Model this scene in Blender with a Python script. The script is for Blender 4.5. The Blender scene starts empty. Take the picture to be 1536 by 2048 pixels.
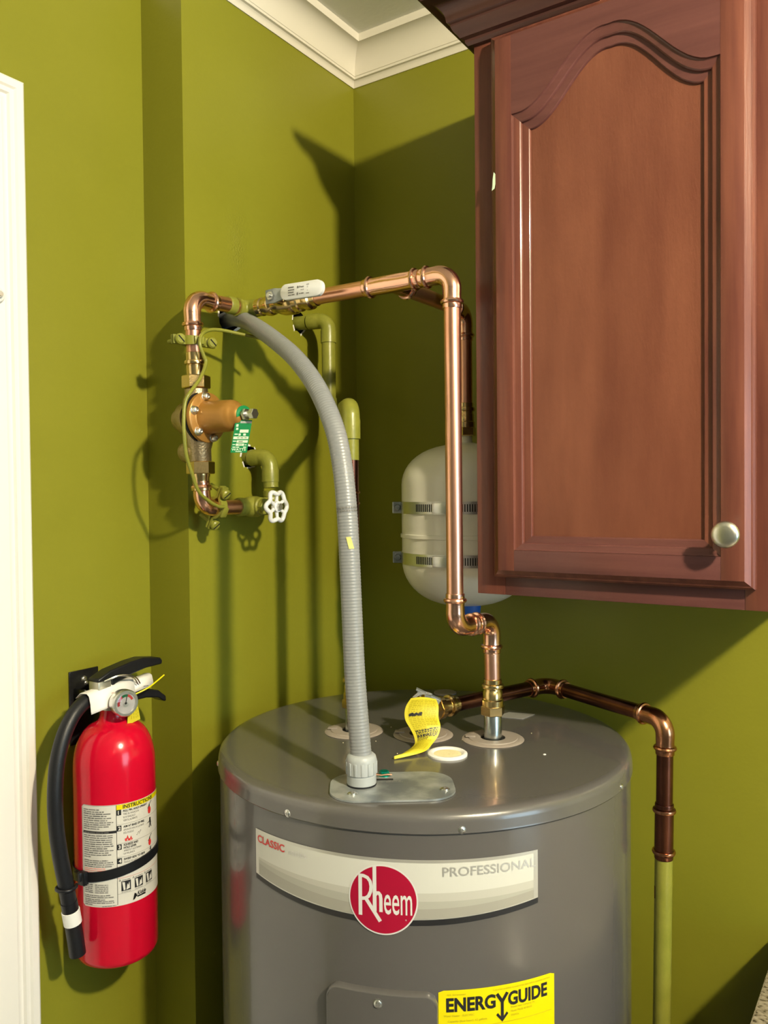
import bpy, bmesh, math, random
from mathutils import Vector, Matrix
C = bpy.context.scene.collection
SC = bpy.context.scene
random.seed(4)
V = Vector

# ------------------------------------------------------------------ camera
cam = bpy.data.objects.new('camera', bpy.data.cameras.new('camera'))
C.objects.link(cam)
F = V((-0.55253, 0.83323, -0.02081)); RT = V((0.83348, 0.55246, -0.00964)); UP = V((-0.00346, 0.02267, 0.99974))
M = Matrix((RT, UP, -F)).transposed().to_4x4(); M.translation = V((0.93446, -1.31551, 1.55385))
cam.matrix_world = M
cam.data.sensor_fit = 'VERTICAL'; cam.data.sensor_height = 36.0
cam.data.lens = 1635.9 / 2048 * 36.0
cam.data.clip_start = 0.02
SC.camera = cam
# ------------------------------------------------------------------ world, lamps, exposure
W = bpy.data.worlds.new('world'); SC.world = W; W.use_nodes = True
W.node_tree.nodes['Background'].inputs[0].default_value = (0.75, 0.85, 1.0, 1)
W.node_tree.nodes['Background'].inputs[1].default_value = 0.35
def lamp(name, kind, loc, energy, color, size, aim=None, size_y=None):
    l = bpy.data.lights.new(name, kind); o = bpy.data.objects.new(name, l); C.objects.link(o)
    o.location = loc; l.energy = energy; l.color = color
    if kind == 'AREA':
        l.size = size
        if size_y: l.shape = 'RECTANGLE'; l.size_y = size_y
        else: l.shape = 'DISK'
    else: l.shadow_soft_size = size
    if aim is not None: o.rotation_euler = (V(aim) - V(loc)).to_track_quat('-Z', 'Y').to_euler()
    return o
lamp('ceiling_lamp', 'POINT', (1.83, -1.12, 2.385), 146, (1.0, 0.865, 0.60), 0.045)
lamp('ceiling_lamp.001', 'POINT', (2.3, -2.35, 2.385), 2.2, (1.0, 0.875, 0.66), 0.05)
lamp('window_daylight', 'AREA', (3.14, -0.95, 1.47), 16, (0.52, 0.80, 1.0), 0.95, (0.4, -0.6, 1.35), 1.05)
VS = SC.view_settings
SC.display_settings.display_device = 'sRGB'
VS.view_transform = 'Standard'; VS.look = 'None'; VS.exposure = 0.55; VS.gamma = 1.0; VS.use_curve_mapping = False

# ------------------------------------------------------------------ materials
MATS = {}
def mat(name, col, rough=0.5, metal=0.0, spec=0.5, coat=0.0, bump=None, var=None, trans=0.0, aniso=None):
    """bump=(scale, strength[, stretch xyz]); var=(colour2, scale, stretch xyz, lo, hi)"""
    m = bpy.data.materials.new(name); m.use_nodes = True; MATS[name] = m
    nt = m.node_tree; b = nt.nodes['Principled BSDF']
    b.inputs['Base Color'].default_value = (*col, 1); b.inputs['Roughness'].default_value = rough
    b.inputs['Metallic'].default_value = metal; b.inputs['Specular IOR Level'].default_value = spec
    b.inputs['Coat Weight'].default_value = coat; b.inputs['Coat Roughness'].default_value = 0.08
    b.inputs['Transmission Weight'].default_value = trans
    def noise(scale, stretch, detail=5):
        tc = nt.nodes.new('ShaderNodeTexCoord'); mp = nt.nodes.new('ShaderNodeMapping'); n = nt.nodes.new('ShaderNodeTexNoise')
        mp.inputs['Scale'].default_value = stretch; n.inputs['Scale'].default_value = scale; n.inputs['Detail'].default_value = detail
        nt.links.new(tc.outputs['Object'], mp.inputs['Vector']); nt.links.new(mp.outputs[0], n.inputs['Vector']); return n
    if var:
        c2, sc, st, lo, hi = var
        n = noise(sc, st); r = nt.nodes.new('ShaderNodeValToRGB')
        r.color_ramp.elements[0].position = lo; r.color_ramp.elements[0].color = (*col, 1)
        r.color_ramp.elements[1].position = hi; r.color_ramp.elements[1].color = (*c2, 1)
        nt.links.new(n.outputs['Fac'], r.inputs[0]); nt.links.new(r.outputs[0], b.inputs['Base Color'])
    if bump:
        n = noise(bump[0], bump[2] if len(bump) > 2 else (1, 1, 1)); bp = nt.nodes.new('ShaderNodeBump')
        bp.inputs['Strength'].default_value = bump[1]; bp.inputs['Distance'].default_value = 0.002
        nt.links.new(n.outputs['Fac'], bp.inputs['Height']); nt.links.new(bp.outputs[0], b.inputs['Normal'])
    return m
mat('olive_wall', (0.205, 0.205, 0.015), 0.40, spec=0.36, bump=(160, 0.10), var=((0.222, 0.220, 0.018), 5, (1, 1, 1), 0.3, 0.7))
mat('olive_pipe', (0.205, 0.212, 0.028), 0.33, spec=0.5, bump=(220, 0.18), var=((0.24, 0.24, 0.036), 40, (1, 1, 1), 0.35, 0.65))
mat('dark_void', (0.006, 0.006, 0.006), 0.9)
mat('plaster_chip', (0.75, 0.73, 0.68), 0.9, bump=(400, 0.5))
mat('white_trim', (0.68, 0.645, 0.56), 0.35, bump=(60, 0.05))
mat('door_white', (0.82, 0.80, 0.76), 0.35, bump=(90, 0.06))
mat('ceiling_paint', (0.84, 0.84, 0.80), 0.9, bump=(120, 0.15))
mat('room_wall', (0.11, 0.13, 0.14), 0.8)
mat('floor_tile', (0.16, 0.155, 0.145), 0.45, var=((0.12, 0.115, 0.11), 6, (1, 1, 1), 0.3, 0.7))
CH1, CH2 = (0.105, 0.032, 0.024), (0.175, 0.060, 0.038)
mat('cherry_vertical', CH1, 0.33, coat=0.06, spec=0.32, var=(CH2, 9, (9, 9, 0.55), 0.32, 0.72), bump=(60, 0.10, (9, 9, 0.5)))
mat('cherry_horizontal', (0.092, 0.033, 0.030), 0.33, coat=0.06, spec=0.32, var=((0.128, 0.048, 0.042), 9, (0.55, 9, 9), 0.32, 0.72), bump=(60, 0.08, (0.5, 9, 9)))
mat('cherry_panel', (0.120, 0.037, 0.022), 0.36, coat=0.06, spec=0.32, var=((0.195, 0.070, 0.040), 4, (7, 7, 1.4), 0.25, 0.80), bump=(110, 0.22, (3, 3, 0.9)))
mat('cherry_dark', (0.042, 0.016, 0.014), 0.3, coat=0.1, spec=0.35, var=((0.062, 0.023, 0.019), 7, (0.6, 6, 6), 0.3, 0.7))
mat('copper', (0.80, 0.40, 0.27), 0.31, 1.0, var=((0.87, 0.48, 0.34), 14, (1, 1, 1), 0.35, 0.65))
mat('copper_fitting', (0.88, 0.50, 0.36), 0.19, 1.0, bump=(150, 0.06))
mat('copper_aged', (0.15, 0.058, 0.036), 0.27, 1.0, var=((0.26, 0.10, 0.06), 22, (1, 1, 1), 0.35, 0.7))
mat('copper_aged_fitting', (0.42, 0.19, 0.10), 0.22, 1.0, var=((0.62, 0.30, 0.16), 25, (1, 1, 1), 0.35, 0.7))
mat('brass', (0.68, 0.50, 0.23), 0.20, 1.0, bump=(200, 0.06))
mat('bronze_body', (0.42, 0.33, 0.20), 0.42, 1.0, bump=(350, 0.35))
mat('gold_enamel', (0.40, 0.195, 0.040), 0.38, 0.35, spec=0.5, bump=(180, 0.10))
mat('steel', (0.70, 0.70, 0.68), 0.30, 1.0)
mat('galvanised', (0.20, 0.225, 0.24), 0.34, 0.45, var=((0.42, 0.45, 0.46), 28, (1, 1, 1), 0.40, 0.62), bump=(90, 0.05))
mat('nipple_steel', (0.50, 0.54, 0.54), 0.24, 1.0)
mat('satin_nickel', (0.66, 0.64, 0.56), 0.32, 1.0)
mat('heater_grey', (0.106, 0.101, 0.099), 0.25, 0.15, spec=0.5, coat=0.35, bump=(220, 0.02))
mat('gasket_taupe', (0.30, 0.26, 0.225), 0.5)
mat('cap_white', (0.82, 0.82, 0.80), 0.35)
mat('foam_cream', (0.80, 0.72, 0.42), 0.8, bump=(300, 0.6))
mat('tank_cream', (0.80, 0.78, 0.70), 0.28, spec=0.5, coat=0.2)
mat('blue_plastic', (0.01, 0.11, 0.50), 0.4)
mat('grey_pvc', (0.225, 0.235, 0.245), 0.33, spec=0.5)
mat('grey_connector', (0.36, 0.385, 0.40), 0.4)
mat('yellow_stain', (0.55, 0.52, 0.16), 0.4)
mat('extinguisher_red', (0.56, 0.003, 0.024), 0.17, spec=0.45, coat=0.0)
mat('black_plastic', (0.008, 0.0085, 0.011), 0.36, spec=0.35)
mat('black_rubber', (0.009, 0.0095, 0.012), 0.42, spec=0.35, bump=(500, 0.12))
mat('black_metal', (0.010, 0.010, 0.011), 0.22)
mat('cast_metal', (0.50, 0.48, 0.40), 0.38, 0.8)
mat('white_plastic', (0.70, 0.71, 0.71), 0.35)
mat('white_paper', (0.84, 0.82, 0.79), 0.6)
mat('yellow_tag', (0.62, 0.54, 0.03), 0.45, trans=0.0)
mat('print_black', (0.012, 0.012, 0.014), 0.5)
mat('print_grey', (0.16, 0.155, 0.15), 0.55)
mat('print_red', (0.62, 0.03, 0.03), 0.5)
mat('print_pink', (0.80, 0.32, 0.28), 0.55)
mat('print_silver', (0.62, 0.62, 0.60), 0.3, 0.6)
mat('print_pale', (0.64, 0.63, 0.63), 0.3)
mat('label_cream', (0.66, 0.64, 0.59), 0.4)
mat('energy_yellow', (0.76, 0.65, 0.0), 0.35)
mat('energy_print', (0.45, 0.38, 0.01), 0.5)
mat('badge_red', (0.34, 0.004, 0.030), 0.25, coat=0.15)
mat('band_a', (0.58, 0.58, 0.54), 0.28); mat('band_b', (0.47, 0.465, 0.42), 0.3)
mat('band_c', (0.39, 0.385, 0.34), 0.3); mat('band_d', (0.33, 0.32, 0.28), 0.3); mat('band_edge', (0.55, 0.54, 0.50), 0.28, 0.5)
mat('sticker_silver', (0.45, 0.45, 0.43), 0.35, 0.4)
mat('tag_green', (0.0, 0.20, 0.06), 0.35)
mat('tag_light', (0.62, 0.78, 0.58), 0.45)
mat('green_screw', (0.0, 0.30, 0.22), 0.22, 0.7)
mat('gauge_face', (0.78, 0.76, 0.76), 0.25)
mat('gauge_needle', (0.55, 0.45, 0.05), 0.4)
g = mat('clear_glass', (1, 1, 1), 0.03, trans=1.0)
mat('clear_plastic', (0.85, 0.85, 0.82), 0.12, trans=0.85)
def granite():
    m = bpy.data.materials.new('granite'); m.use_nodes = True; MATS['granite'] = m; nt = m.node_tree; b = nt.nodes['Principled BSDF']
    v = nt.nodes.new('ShaderNodeTexNoise'); v.inputs['Scale'].default_value = 130; v.inputs['Detail'].default_value = 6
    r = nt.nodes.new('ShaderNodeValToRGB'); e = r.color_ramp.elements
    e[0].position = 0.36; e[0].color = (0.05, 0.04, 0.03, 1); e[1].position = 0.62; e[1].color = (0.36, 0.32, 0.265, 1)
    k = e.new(0.46); k.color = (0.26, 0.22, 0.17, 1)
    nt.links.new(v.outputs['Fac'], r.inputs[0]); nt.links.new(r.outputs[0], b.inputs['Base Color']); b.inputs['Roughness'].default_value = 0.2
granite()

def roller_patch():
    m = MATS['olive_wall'].copy(); m.name = 'olive_wall_textured'; MATS['olive_wall_textured'] = m; nt = m.node_tree; L = nt.links.new
    tc = nt.nodes.new('ShaderNodeTexCoord'); mp = nt.nodes.new('ShaderNodeMapping'); gr = nt.nodes.new('ShaderNodeTexGradient'); gr.gradient_type = 'SPHERICAL'
    mp.inputs['Location'].default_value = (0, 0.330 / .035, -1.96 / .10); mp.inputs['Scale'].default_value = (8, 1 / .035, 1 / .10)
    n = nt.nodes.new('ShaderNodeTexNoise'); n.inputs['Scale'].default_value = 330; n.inputs['Detail'].default_value = 3
    mu = nt.nodes.new('ShaderNodeMath'); mu.operation = 'MULTIPLY'; b2 = nt.nodes.new('ShaderNodeBump'); b2.inputs['Strength'].default_value = 0.8; b2.inputs['Distance'].default_value = 0.0025
    old = next(x for x in nt.nodes if x.type == 'BUMP'); bs = nt.nodes['Principled BSDF']
    L(tc.outputs['Object'], mp.inputs[0]); L(mp.outputs[0], gr.inputs[0]); L(tc.outputs['Object'], n.inputs[0]); L(gr.outputs['Fac'], mu.inputs[0]); L(n.outputs['Fac'], mu.inputs[1])
    L(mu.outputs[0], b2.inputs['Height']); L(old.outputs[0], b2.inputs['Normal']); L(b2.outputs[0], bs.inputs['Normal'])
roller_patch()

# ------------------------------------------------------------------ mesh helpers
def frame(d, hint=(0, 0, 1)):
    d = V(d).normalized(); h = V(hint)
    if abs(d.dot(h)) > 0.98: h = V((1, 0, 0))
    x = h.cross(d).normalized(); return x, d.cross(x), d
class MB:
    def __init__(s): s.v = []; s.f = []; s.m = []
    def add(s, vs, fs, m=0):
        o = len(s.v); s.v += [V(p) for p in vs]; s.f += [tuple(i + o for i in f) for f in fs]; s.m += [m] * len(fs); return s
    def box(s, a, b, m=0, bevel=0.0):
        bm = bmesh.new(); a, b = V(a), V(b)
        bmesh.ops.create_cube(bm, size=1.0)
        for v in bm.verts: v.co = V(((a[i] + b[i]) / 2 + v.co[i] * abs(b[i] - a[i]) for i in range(3)))
        if bevel: bmesh.ops.bevel(bm, geom=bm.edges[:], offset=bevel, segments=2, affect='EDGES', profile=0.5)
        return s.bm(bm, m)
    def bm(s, bm, m=0, mx=None):
        bm.verts.index_update(); vs = [(mx @ v.co if mx else v.co.copy()) for v in bm.verts]
        s.add(vs, [[v.index for v in f.verts] for f in bm.faces], m); bm.free(); return s
    def obox(s, c, ax, half, m=0, bevel=0.0):
        """box at c with axes ax (3 vectors), half sizes"""
        bm = bmesh.new(); bmesh.ops.create_cube(bm, size=2.0)
        for v in bm.verts: v.co = V((v.co[i] * half[i] for i in range(3)))
        if bevel: bmesh.ops.bevel(bm, geom=bm.edges[:], offset=bevel, segments=2, affect='EDGES', profile=0.5)
        mx = Matrix([V(a).normalized() for a in ax]).transposed().to_4x4(); mx.translation = V(c); return s.bm(bm, m, mx)
    def tube(s, path, r, seg=20, m=0, caps=True, closed=False):
        P = [V(p) for p in path]; n = len(P); rr = r if isinstance(r, (list, tuple)) else [r] * n
        T = []
        for i in range(n):
            a = P[i - 1] if (i > 0 or closed) else P[i]; b = P[(i + 1) % n] if (i < n - 1 or closed) else P[i]
            t = (b - a); T.append(t.normalized() if t.length > 1e-9 else V((0, 0, 1)))
        x, y, _ = frame(T[0]); vs = []; fs = []
        for i in range(n):
            if i:
                q = T[i - 1].rotation_difference(T[i]); x = (q @ x).normalized(); y = T[i].cross(x).normalized(); x = y.cross(T[i])
            for k in range(seg):
                a = 2 * math.pi * k / seg; vs.append(P[i] + (x * math.cos(a) + y * math.sin(a)) * rr[i])
        lim = n if closed else n - 1
        for i in range(lim):
            j = (i + 1) % n
            for k in range(seg):
                l = (k + 1) % seg; fs.append((i * seg + k, i * seg + l, j * seg + l, j * seg + k))
        if caps and not closed:
            fs.append(tuple(range(seg - 1, -1, -1))); fs.append(tuple((n - 1) * seg + k for k in range(seg)))
        return s.add(vs, fs, m)
    def lathe(s, prof, o, d=(0, 0, 1), seg=32, m=0, caps=True, hint=(0, 0, 1)):
        """prof: (radius, height along d)"""
        x, y, d = frame(d, hint); o = V(o); vs = []; fs = []; n = len(prof)
        for r, h in prof:
            r = max(r, 1e-5)
            for k in range(seg):
                a = 2 * math.pi * k / seg; vs.append(o + d * h + (x * math.cos(a) + y * math.sin(a)) * r)
        for i in range(n - 1):
            for k in range(seg):
                l = (k + 1) % seg; fs.append((i * seg + k, i * seg + l, (i + 1) * seg + l, (i + 1) * seg + k))
        if caps: fs.append(tuple(range(seg - 1, -1, -1))); fs.append(tuple((n - 1) * seg + k for k in range(seg)))
        return s.add(vs, fs, m)
    def hexnut(s, o, d, r, h, m=0, hint=(0, 0, 1)):
        c = r * 0.06
        return s.lathe([(r - c, 0), (r, c), (r, h - c), (r - c, h)], o, d, 6, m, hint=hint)
    def prism(s, poly, ax, o, e, depth, m=0):
        """poly of 2-D points on axes ax=(u,v) from o, extruded along e by depth (centred)"""
        u, v = V(ax[0]), V(ax[1]); e = V(e).normalized(); o = V(o); n = len(poly)
        a = [o + u * p[0] + v * p[1] - e * depth / 2 for p in poly]; b = [p + e * depth for p in a]
        fs = [tuple(range(n)), tuple(range(2 * n - 1, n - 1, -1))] + [(i, i + n, (i + 1) % n + n, (i + 1) % n) for i in range(n)]
        return s.add(a + b, fs, m)
    def build(s, name, mats, parent=None, sharp=40, fix=True):
        me = bpy.data.meshes.new(name)
        off = V((0, 0, 0))
        p = parent
        while p is not None: off += p.location; p = p.parent
        me.from_pydata([tuple(v - off) for v in s.v], [], s.f)
        for mm in ([mats] if isinstance(mats, str) else mats): me.materials.append(MATS[mm])
        me.polygons.foreach_set('material_index', s.m)
        if fix:
            bm = bmesh.new(); bm.from_mesh(me); bmesh.ops.recalc_face_normals(bm, faces=bm.faces); bm.to_mesh(me); bm.free()
        me.polygons.foreach_set('use_smooth', [True] * len(me.polygons)); me.set_sharp_from_angle(angle=math.radians(sharp))
        me.update()
        o = bpy.data.objects.new(name, me); C.objects.link(o)
        if parent is not None: o.parent = parent
        return o
def thing(name, loc, label, cat, group=None):
    o = bpy.data.objects.new(name, None); C.objects.link(o); o.location = loc; o.empty_display_size = 0.05
    o['label'] = label; o['category'] = cat
    if group: o['group'] = group
    return o
def tag(o, label, cat, group=None):
    o['label'] = label; o['category'] = cat
    if group: o['group'] = group
    return o
def struct(o, label=None):
    o['kind'] = 'structure'
    if label: o['label'] = label
    return o
def lab(o, label): o['label'] = label; return o
def inst(mesh_obj, name, parent, pos, rot=None):
    """another object sharing mesh data; the mesh is modelled about its own origin"""
    o = bpy.data.objects.new(name, mesh_obj); C.objects.link(o); o.parent = parent
    off = V((0, 0, 0)); p = parent
    while p is not None: off += p.location; p = p.parent
    o.location = V(pos) - off
    if rot is not None: o.rotation_euler = rot
    return o
def axis_rot(d, hint=(0, 0, 1)):
    x, y, z = frame(d, hint); return Matrix((x, y, z)).transposed().to_euler()
def mesh_only(mb, name, mats, sharp=40):
    o = mb.build(name, mats, None, sharp); me = o.data; bpy.data.objects.remove(o); return me
def arc(c, a, b, R, n=10):
    """quarter-ish bend path at corner c between unit directions a and b (leg dirs away from corner)"""
    c, a, b = V(c), V(a).normalized(), V(b).normalized()
    th = math.acos(max(-1, min(1, a.dot(b)))); t = R / math.tan(th / 2) if th > 1e-3 else R
    bis = (a + b).normalized(); o = c + bis * (R / math.sin(th / 2)); p0 = c + a * t; u = (p0 - o).normalized()
    ax = u.cross((c + b * t - o).normalized()).normalized(); ang = math.pi - th
    return [o + (Matrix.Rotation(ang * i / n, 3, ax) @ u) * R for i in range(n + 1)], t
PR = 0.0111
def press_end(L, r=0.0126):
    """(distance from free end, radius) of a press-fit socket with its bead"""
    return [(0, r - .0003), (.001, r), (.0058, r), (.0068, r + .0022), (.009, r + .0031), (.0112, r + .0022), (.0122, r), (L * .62, r - .0004), (L, r)]
def elbow_mb(c, a, b, R=0.021, L=0.026, r=0.0126, plain=False, seg=24):
    pts, t = arc(c, a, b, R); a, b, c = V(a).normalized(), V(b).normalized(), V(c)
    e = [(0, r), (L * .9, r), (L, r - .0006)] if plain else press_end(L, r)
    P = [c + a * (t + L - d) for d, _ in e]; rr = [q for _, q in e]
    body = r - .0006 if plain else r
    P += pts[1:-1]; rr += [body] * (len(pts) - 2)
    P += [c + b * (t + L - d) for d, _ in reversed(e)]; rr += [q for _, q in reversed(e)]
    return MB().tube(P, rr, seg), t + L
def coupling_mb(p, d, length, r=0.0126):
    e = press_end(length * .42, r)[:-2]; p = V(p); d = V(d).normalized()
    P = [p + d * q for q, _ in e] + [p + d * (length - q) for q, _ in reversed(e)]
    return MB().tube(P, [q for _, q in e] + [q for _, q in reversed(e)], 24)
def pipe(name, a, b, m, parent, r=PR): return MB().tube([a, (V(a) + V(b)) / 2, b], r, 24).build(name, m, parent)
# flat text -> 2-D triangles
_tc = {}
def text2d(s, bold=0.0):
    k = (s, bold)
    if k in _tc: return _tc[k]
    cu = bpy.data.curves.new('t', 'FONT'); cu.body = s; cu.size = 1; cu.offset = bold; cu.resolution_u = 3
    o = bpy.data.objects.new('t', cu); C.objects.link(o); dg = bpy.context.evaluated_depsgraph_get(); dg.update()
    ev = o.evaluated_get(dg); me = ev.to_mesh(); vs = [(v.co.x, v.co.y) for v in me.vertices]; fs = [tuple(p.vertices) for p in me.polygons]
    ev.to_mesh_clear(); bpy.data.objects.remove(o); bpy.data.curves.remove(cu); _tc[k] = (vs, fs); return _tc[k]
class Print(MB):
    """flat print laid on a mapped surface: mp(u, v, lift) -> point"""
    def __init__(s, mp): super().__init__(); s.mp = mp; s.lift = 0.0004
    def poly(s, pts, m=0, lift=None):
        l = s.lift if lift is None else lift; s.add([s.mp(u, v, l) for u, v in pts], [tuple(range(len(pts)))], m)
    def rect(s, u0, v0, u1, v1, m=0, lift=None, n=1):
        l = s.lift if lift is None else lift
        for i in range(n):
            a = u0 + (u1 - u0) * i / n; b = u0 + (u1 - u0) * (i + 1) / n
            s.add([s.mp(a, v0, l), s.mp(b, v0, l), s.mp(b, v1, l), s.mp(a, v1, l)], [(0, 1, 2, 3)], m)
    def text(s, t, u, v, h, w=None, m=0, bold=0.0, slant=0.0, align='l', lift=None):
        vs, fs = text2d(t, bold)
        if not vs: return
        x0 = min(p[0] for p in vs); x1 = max(p[0] for p in vs); k = h / 0.70
        kx = (w / (x1 - x0)) if w else k
        if align == 'c': u -= (x1 - x0) * kx / 2
        l = s.lift if lift is None else lift
        s.add([s.mp(u + (p[0] - x0) * kx + p[1] * k * slant, v + p[1] * k, l) for p in vs], fs, m)
    def greek(s, u0, u1, v, h, m=0, fill=1.0, lift=None):
        u = u0; end = u0 + (u1 - u0) * fill
        while u < end:
            w = min(random.uniform(1.2, 5.5) * h, end - u)
            if w > h * .4: s.rect(u, v, u + w, v + h * random.choice((.62, .8, .7)), m, lift)
            u += w + h * .45
    def disc(s, u, v, ru, rv, m=0, n=48, lift=None):
        c = max(4, n // 2)
        for i in range(c):
            t0 = math.pi * i / c; t1 = math.pi * (i + 1) / c; u0, u1 = u - ru * math.cos(t0), u - ru * math.cos(t1); h0, h1 = rv * math.sin(t0), rv * math.sin(t1)
            q = [(u0, v - h0), (u1, v - h1), (u1, v + h1), (u0, v + h0)]
            if i == 0: q = q[:3]
            if i == c - 1: q = [q[0], q[1], q[3]]
            s.poly(q, m, lift)
    def stroke(s, pts, w, m=0, lift=None):
        for (a, b), (c, d) in zip(pts, pts[1:]):
            L = math.hypot(c - a, d - b) or 1e-6; nx, ny = -(d - b) / L * w / 2, (c - a) / L * w / 2
            s.poly([(a + nx, b + ny), (a - nx, b - ny), (c - nx, d - ny), (c + nx, d + ny)], m, lift)
        for p, q, r_ in zip(pts, pts[1:], pts[2:]): s.disc(q[0], q[1], w / 2, w / 2, m, 12, (s.lift if lift is None else lift) - .00002)
def cylmap(cx, cy, R, az0, z0):
    def f(u, v, l):
        a = math.radians(az0) + u / R; return V((cx + (R + l) * math.cos(a), cy + (R + l) * math.sin(a), z0 + v))
    return f
def planemap(o, ux, vx):
    o = V(o); ux = V(ux).normalized(); vx = V(vx).normalized(); n = ux.cross(vx)
    return lambda u, v, l: o + ux * u + vx * v + n * l
def screw_mesh(name, m, r=0.005, h=0.0025):
    b = MB().lathe([(r * 1.25, 0), (r * 1.25, .0006), (r, .0008), (r * .97, h * .6), (r * .7, h * .92), (r * .45, h), (0, h)], (0, 0, 0), (0, 0, 1), 14)
    b.box((-r * .55, -r * .12, h * .9), (r * .55, r * .12, h * 1.06), 1); b.box((-r * .12, -r * .55, h * .9), (r * .12, r * .55, h * 1.06), 1)
    return mesh_only(b, name, [m, 'print_grey'])
SCREW = screw_mesh('screw', 'steel')

# ================================================================== SETTING
XE, YS = -0.0896, -0.444         # extinguisher wall plane, y of the step
ZC = 2.418
struct(MB().box((-0.3, -3.2, -0.1), (3.4, 0.2, 0.0)).build('floor', 'floor_tile'))
struct(MB().box((-0.3, -3.2, ZC), (3.4, 0.2, ZC + 0.1)).build('ceiling', 'ceiling_paint'))
struct(MB().box((-0.3, 0.0, 0.0), (3.4, 0.15, ZC)).build('wall_back', 'olive_wall'), 'olive green back wall behind the water heater')
# alcove wall with three pipe holes cut through its face
def cutter(y, z, r, seed):
    rnd = random.Random(seed); n = 14; ring = [(r * rnd.uniform(.88, 1.15) * math.cos(2 * math.pi * i / n), r * rnd.uniform(.88, 1.15) * math.sin(2 * math.pi * i / n)) for i in range(n)]
    return ring, MB().prism(ring, ((0, 1, 0), (0, 0, 1)), (0, y, z), (1, 0, 0), 0.12, 1)
HOLES = [(-0.352, 1.8385, 0.0215, 3), (-0.1755, 1.8645, 0.0195, 8), (-0.3095, 1.6185, 0.0185, 5)]
wa = MB().box((-0.3, YS, 0.0), (0.0, 0.0, ZC)).build('wall_alcove', ['olive_wall_textured', 'dark_void'])
struct(wa, 'olive green alcove wall left of the heater with its narrow return')
rings = []
for y, z, r, sd in HOLES:
    ring, cb = cutter(y, z, r, sd); rings.append((y, z, ring)); co = cb.build('cut', ['dark_void', 'dark_void'])
    md = wa.modifiers.new('b', 'BOOLEAN'); md.object = co; md.operation = 'DIFFERENCE'; md.solver = 'EXACT'
    dg = bpy.context.evaluated_depsgraph_get(); dg.update(); nm = bpy.data.meshes.new_from_object(wa.evaluated_get(dg))
    wa.modifiers.clear(); wa.data = nm; bpy.data.objects.remove(co)
wa.data.polygons.foreach_set('use_smooth', [False] * len(wa.data.polygons))
for y, z, ring in rings:
    rnd = random.Random(int(abs(y) * 1e4)); b = MB(); n = len(ring)
    for i in range(n):
        if rnd.random() < .4: continue
        p, q = ring[i], ring[(i + 1) % n]; k1, k2 = rnd.uniform(1.04, 1.2), rnd.uniform(1.04, 1.2)
        b.prism([(p[0] * .97, p[1] * .97), (q[0] * .97, q[1] * .97), (q[0] * k2, q[1] * k2), (p[0] * k1, p[1] * k1)], ((0, 1, 0), (0, 0, 1)), (0.0002, y, z), (1, 0, 0), 0.0008)
    lab(b.build('chipped_plaster', 'plaster_chip', wa), 'chipped white plaster around a pipe hole')
wl = MB()
for a, b in (((-0.3, -0.728, 0.0), (XE, YS, ZC)), ((-0.3, -3.2, 0.0), (XE, -1.578, ZC)), ((-0.3, -1.578, 2.045), (XE, -0.728, ZC))): wl.box(a, b)
struct(wl.build('wall_left', 'olive_wall'), 'olive green wall behind the fire extinguisher')
# the rest of the kitchen behind the camera, with the window the daylight comes through
struct(MB().box((-0.3, -3.35, 0.0), (3.4, -3.2, ZC)).build('wall_front', 'room_wall'))
wr = MB()
for a, b in (((3.2, -3.2, 0), (3.35, -1.5, ZC)), ((3.2, -0.4, 0), (3.35, 0.0, ZC)), ((3.2, -1.5, 0), (3.35, -0.4, 0.9)), ((3.2, -1.5, 2.05), (3.35, -0.4, ZC))): wr.box(a, b)
struct(wr.build('wall_right', 'room_wall'))
wf = MB()
for a, b in (((3.17, -1.56, .85), (3.3, -1.5, 2.1)), ((3.17, -0.4, .85), (3.3, -0.34, 2.1)), ((3.17, -1.56, 2.05), (3.3, -0.34, 2.11)), ((3.15, -1.58, .85), (3.3, -0.32, .9)), ((3.23, -0.97, .9), (3.27, -0.93, 2.05))): wf.box(a, b, 0, .004)
win = struct(wf.build('window_1', 'door_white'))
MB().box((3.245, -1.5, 0.9), (3.25, -0.4, 2.05)).build('pane', 'clear_glass', win)

def sweep(path, prof, name, m, parent=None, seg_objs=True):
    """mitred moulding: path of (x,y) with the room on its right-hand side; prof (out, z)"""
    n = len(path); P = [V((p[0], p[1], 0)) for p in path]; objs = []; nor = []
    for i in range(n - 1):
        d = (P[i + 1] - P[i]).normalized(); nor.append(V((d.y, -d.x, 0)))
    mit = []
    for i in range(n):
        if i == 0: mit.append(nor[0])
        elif i == n - 1: mit.append(nor[-1])
        else:
            a, b = nor[i - 1], nor[i]; s = (a + b).normalized(); mit.append(s / s.dot(a))
    k = len(prof)
    segs = [[i] for i in range(n - 1)] if seg_objs else [list(range(n - 1))]
    for idx in segs:
        b = MB(); vs = []; fs = []
        pts = [idx[0]] + [i + 1 for i in idx]
        for i in pts: vs += [P[i] + mit[i] * o + V((0, 0, z)) for o, z in prof]
        for j in range(len(pts) - 1):
            for q in range(k): r = (q + 1) % k; fs.append((j * k + q, j * k + r, (j + 1) * k + r, (j + 1) * k + q))
        fs.append(tuple(range(k))); fs.append(tuple((len(pts) - 1) * k + q for q in range(k)))
        objs.append(b.add(vs, fs).build(name, m, parent, sharp=24))
    return objs
def cove(a, b, bulge, n=6):
    """concave quarter from a to b (out,z)"""
    return [(a[0] + (b[0] - a[0]) * (1 - math.cos(t)), a[1] + (b[1] - a[1]) * math.sin(t)) for t in [math.pi / 2 * i / n for i in range(n + 1)]]
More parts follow.
